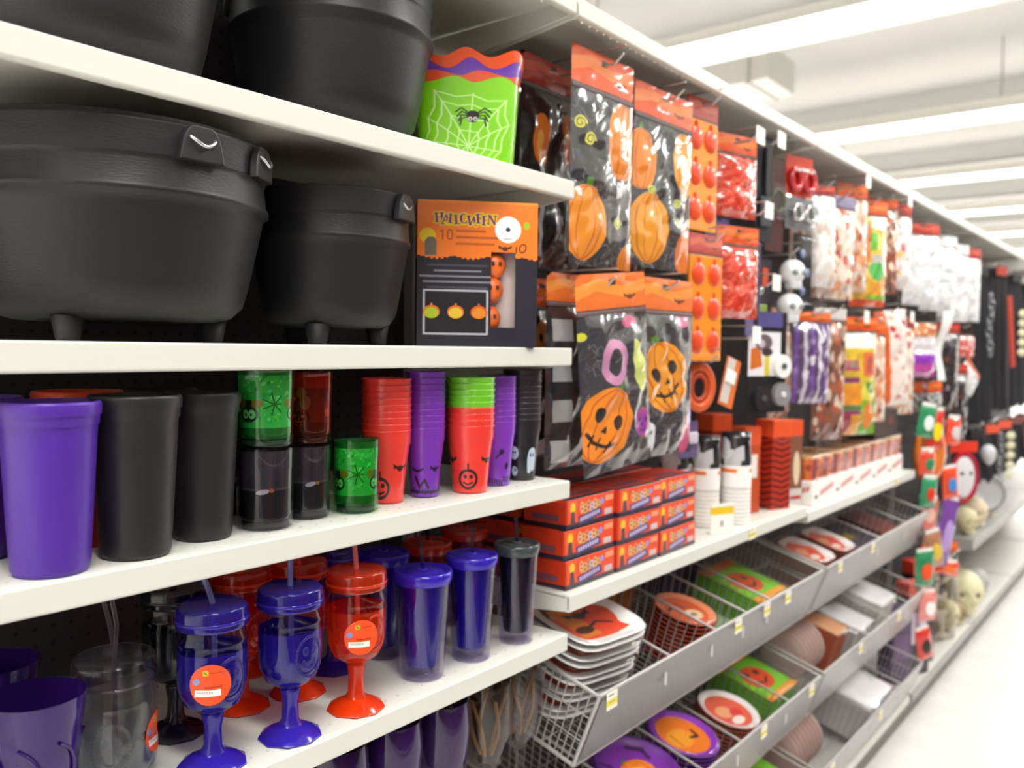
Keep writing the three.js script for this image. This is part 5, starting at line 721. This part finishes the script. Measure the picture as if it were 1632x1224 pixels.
// ---------------------------------------------------------------- fifth bay onward: skulls and black costumes
const skullGeo = (() => { const g = new THREE.SphereGeometry(1, 40, 30), p = g.attributes.position; for (let i = 0; i < p.count; i++) { let x = p.getX(i), y = p.getY(i), z = p.getZ(i); const low = Math.max(0, -y), fr = Math.max(0, z); x *= 0.8 * (1 - 0.42 * low); z *= 1 - 0.3 * low * (z < 0 ? 1.6 : 0.2); y *= y < 0 ? 1.05 : 0.92; for (const k of [-1, 1]) { const d = Math.hypot(x - k * 0.3, y + 0.05); if (z > 0 && d < 0.22) z -= 0.3 * (1 - d / 0.22); } if (z > 0 && Math.hypot(x, (y + 0.42) * 0.7) < 0.11) z -= 0.12; p.setXYZ(i, x, y, z + 0.08 * fr * low); } g.computeVertexNormals(); return g; })();
function skull(label, x, y, z, r, turn, hex) {
  const t = thing('plastic_skull', label, 'skull', [x, y, z], turn, 'cream plastic skulls'); const m = plastic(hex, 0.5);
  const s = mesh('cranium', skullGeo.clone().scale(r, r, r).translate(0, r * 1.06, 0), m, t);
  for (const k of [-1, 1]) mesh('eye_socket', new THREE.SphereGeometry(r * 0.19, 14, 10).scale(1, 1, 0.5).translate(k * r * 0.28, r * 1.02, r * 0.66), plastic(0x3a3024, 0.8), s);
  const teeth = []; for (let k = -3; k <= 3; k++) teeth.push(rbox(r * 0.1, r * 0.16, r * 0.1, r * 0.03, k * r * 0.115, r * 0.3, r * 0.78 - Math.abs(k) * r * 0.05)); mesh('teeth', merge(teeth), plastic(0xe6dfc0, 0.45), t);
}
for (let i = 4; i < 7; i++) makeShelf(BAY[i], BAY[i + 1], 0.56, `grey low shelf of the skulls, ${['nearest', 'next', 'farthest'][i - 4]} of three toward the right`, { lipMat: plastic(0x9a9794, 0.4), deckMat: plastic(0xa9a6a3, 0.5), lip: 0.06, holes: false, group: 'grey low shelves' });
skull('cream skull on the grey low shelf, first from the left', 5.06, 0.56, -0.95, 0.075, -0.7, 0xd9cfa4);
skull('cream skull with red marks on the grey low shelf, second from the left', 5.32, 0.56, -0.96, 0.085, -0.5, 0xe0cfb0);
skull('cream skull hanging lower at the end of the fourth bay deck', 4.72, 0.131, -0.96, 0.08, -0.8, 0xd8cfa0);
skull('largest cream skull on the base deck below the grey shelf', 5.08, 0.131, -0.95, 0.12, -1.0, 0xe6dfb4);
skull('small brownish skull on the base deck near the clear bag', 4.86, 0.131, -0.94, 0.06, -0.9, 0x9a8662);
skull('grey skull farther back on the base deck', 5.45, 0.131, -0.97, 0.09, -0.6, 0xb9b7b4);
skull('grey skull on the low shelf behind a pale bowl', 5.7, 0.56, -0.97, 0.085, -0.6, 0xc4c2c0);
{ const t = thing('plastic_bowl', 'white plastic bowl tipped on the grey low shelf', 'bowl', [5.54, 0.66, -0.94], 0); const m = mesh('bowl_wall', lathe([[0, 0], [0.05, 0.004], [0.09, 0.03], [0.11, 0.07], [0.106, 0.07], [0.085, 0.034], [0, 0.01]], 36), plastic(0xe8e8ea, 0.3, { side: THREE.DoubleSide }), t); m.rotation.z = 0.9; m.position.y = 0.02; mesh('rim_band', new THREE.TorusGeometry(0.108, 0.004, 8, 36).rotateX(Math.PI / 2).translate(0, 0.07, 0), plastic(0x55555a, 0.4), m); }
function costume(label, x, top, D, w, h, hex, sd, trim, trimHex) {
  const t = thing('costume', label, 'costume', [x, top, -D], -0.35, 'black hanging costumes');
  const nu = 40, nv = 26, pos = [], ix = [];
  for (let j = 0; j <= nv; j++) for (let i = 0; i <= nu; i++) { const v = j / nv, a = i / nu * Math.PI * 2, W = w * (0.32 + 0.2 * Math.min(1, v * 4) + 0.1 * v), f = 1 + (0.1 + 0.1 * v) * Math.sin(9 * a + sd + v * 2) + 0.06 * noise.noise(i * 0.3, v * 5, sd); pos.push(Math.cos(a) * W * f, -h * v - 0.012 * Math.sin(7 * a + sd) * (v > 0.98 ? 1 : 0), Math.sin(a) * (0.018 + 0.03 * v) * (1 + 0.35 * Math.sin(11 * a + sd * 2))); }
  for (let j = 0; j < nv; j++) for (let i = 0; i < nu; i++) { const a = j * (nu + 1) + i; ix.push(a, a + 1, a + nu + 1, a + 1, a + nu + 2, a + nu + 1); }
  let g = new THREE.BufferGeometry(); g.setAttribute('position', new THREE.Float32BufferAttribute(pos, 3)); g.setIndex(ix); g.computeVertexNormals();
  mesh('cloth', g, plastic(hex, 0.75, { side: THREE.DoubleSide, sheen: 0.4, sheenRoughness: 0.5 }), t);
  mesh('hanger', tube([[-w * 0.32, -0.01, 0], [0, 0.03, 0], [w * 0.32, -0.01, 0]], 0.004, 12), steel, t);
  mesh('header_card', rbox(w * 0.5, 0.05, 0.004, 0.001, 0, -0.02, 0.03), plastic(trimHex, 0.4), t);
  if (trim === 'chain') for (let k = 0; k < 9; k++) { const c = mesh('chain_link', new THREE.TorusGeometry(0.014, 0.004, 6, 14).scale(1, 1.4, 1), metal(0xa9acb2, 0.3), t); c.position.set(0.02 + 0.01 * Math.sin(k), -h * 0.2 - k * 0.036, 0.07); c.rotation.y = (k % 2) * 1.57; }
  if (trim === 'bone') for (let k = 0; k < 5; k++) { const c = mesh('bone_print', new THREE.SphereGeometry(1, 12, 8).scale(0.05, 0.024, 0.01), plastic(0xd8d4b0, 0.5), t); c.position.set(0, -h * 0.3 - k * 0.06, 0.068); }
  if (trim === 'skull') { const c = mesh('skull_badge', skullGeo.clone().scale(0.05, 0.055, 0.04), plastic(0xd0d0d2, 0.4), t); c.position.set(0.02, -h * 0.45, 0.075); }
  if (trim === 'sash') { const c = mesh('sash', rbox(0.05, h * 0.5, 0.006, 0.002, 0, 0, 0), plastic(trimHex, 0.5), t); c.position.set(0.02, -h * 0.45, 0.085); c.rotation.z = 0.15; }
}
[[5.1, 1.98, 0.34, 0.75, 'chain', 0x2a2a2c, 'black costume with a hanging chain, first of the costume row'], [5.38, 2.0, 0.34, 0.85, 'skull', 0x35353a, 'black costume with a white skull badge'], [5.66, 2.02, 0.34, 0.8, 'sash', 0xb83a2a, 'black costume with a red sash and header'], [5.94, 2.0, 0.34, 0.85, null, 0xe85a3a, 'plain black costume with an orange header'], [6.22, 2.02, 0.34, 0.85, 'bone', 0x2a2a2e, 'black costume with cream bone print, left of two'], [6.5, 2.02, 0.34, 0.85, 'chain', 0xc84a3a, 'black costume with a chain and red header near the right edge'], [6.8, 2.0, 0.34, 0.85, 'sash', 0x6a3a6a, 'black costume with a plum sash near the right edge'], [7.1, 2.02, 0.34, 0.85, 'bone', 0xc87a5a, 'black costume with cream bone print, right of two'], [7.6, 2.02, 0.36, 0.85, null, 0x2a2a2e, 'plain black costume farthest along the aisle']].forEach(([x, top, w, h, trim, th, label], i) => costume(label, x, top, 0.94 + (i % 2) * 0.1, 0.22, 0.82, [0x1b1b1f, 0x222227, 0x1e1c20][i % 3], i * 1.7, trim, th));
[[5.2, 1.18, 'skull', 0x2a2a2e, 'black cape hanging low with a skull badge, left of the lower row'], [5.6, 1.18, 'chain', 0xee5a34, 'black cape with an orange card in the lower row'], [6.0, 1.18, 'bone', 0xf0542a, 'black cape with cream bones in the lower row'], [6.45, 1.18, 'sash', 0x7a2a2a, 'black cape with a dark red sash in the lower row'], [6.9, 1.18, null, 0x9a3a3a, 'plain black cape in the lower row near the right edge']].forEach(([x, top, trim, th, label], i) => costume(label, x, top - 0.07, 0.95, 0.28, 0.28, [0x1f1e23, 0x18181b][i % 2], i * 2.3 + 1, trim, th));
pouch('novelty_bag', 'white feathered wing prop with an orange card, next to the costumes', 'bag', 4.78, 1.46, 0.88, 0.16, 0.14, 0.03, orangeHead, white, { turn: -0.3, tilt: -0.7, bulge: 0.03 });
{ // the facing run of shelving on the other side of the aisle, behind the camera
  for (let i = 0; i < 9; i++) { const a = -2.4 + i * 1.22, t = thing('facing_shelving', `facing shelving bay across the aisle behind the camera, ${ORD[i]} from its left end`, 'shelving', [a, 0, 1.3], 0, 'shelving across the aisle');
    mesh('back_panel', box(1.21, 2.1, 0.02, 0, 1.07, 0.012), charcoal, t); mesh('upright', rbox(0.03, 2.15, 0.05, 0.004, -0.59, 1.075, 0), enamelGrey, t);
    for (const y of [0.1, 0.6, 1.05, 1.5, 2.1]) mesh('shelf_board', rbox(1.2, 0.032, 0.41, 0.004, 0, y, -0.205), enamel, t);
    for (const y of [0.116, 0.616, 1.066, 1.516]) mesh('goods_row', rbox(1.1, 0.34, 0.3, 0.01, 0, y + 0.17, -0.18), plastic([0x5a2a1a, 0x2a2a30, 0x6a3a20, 0x33284a][(i + Math.round(y * 3)) % 4], 0.6), t); }
}
renderer.render(scene, camera);
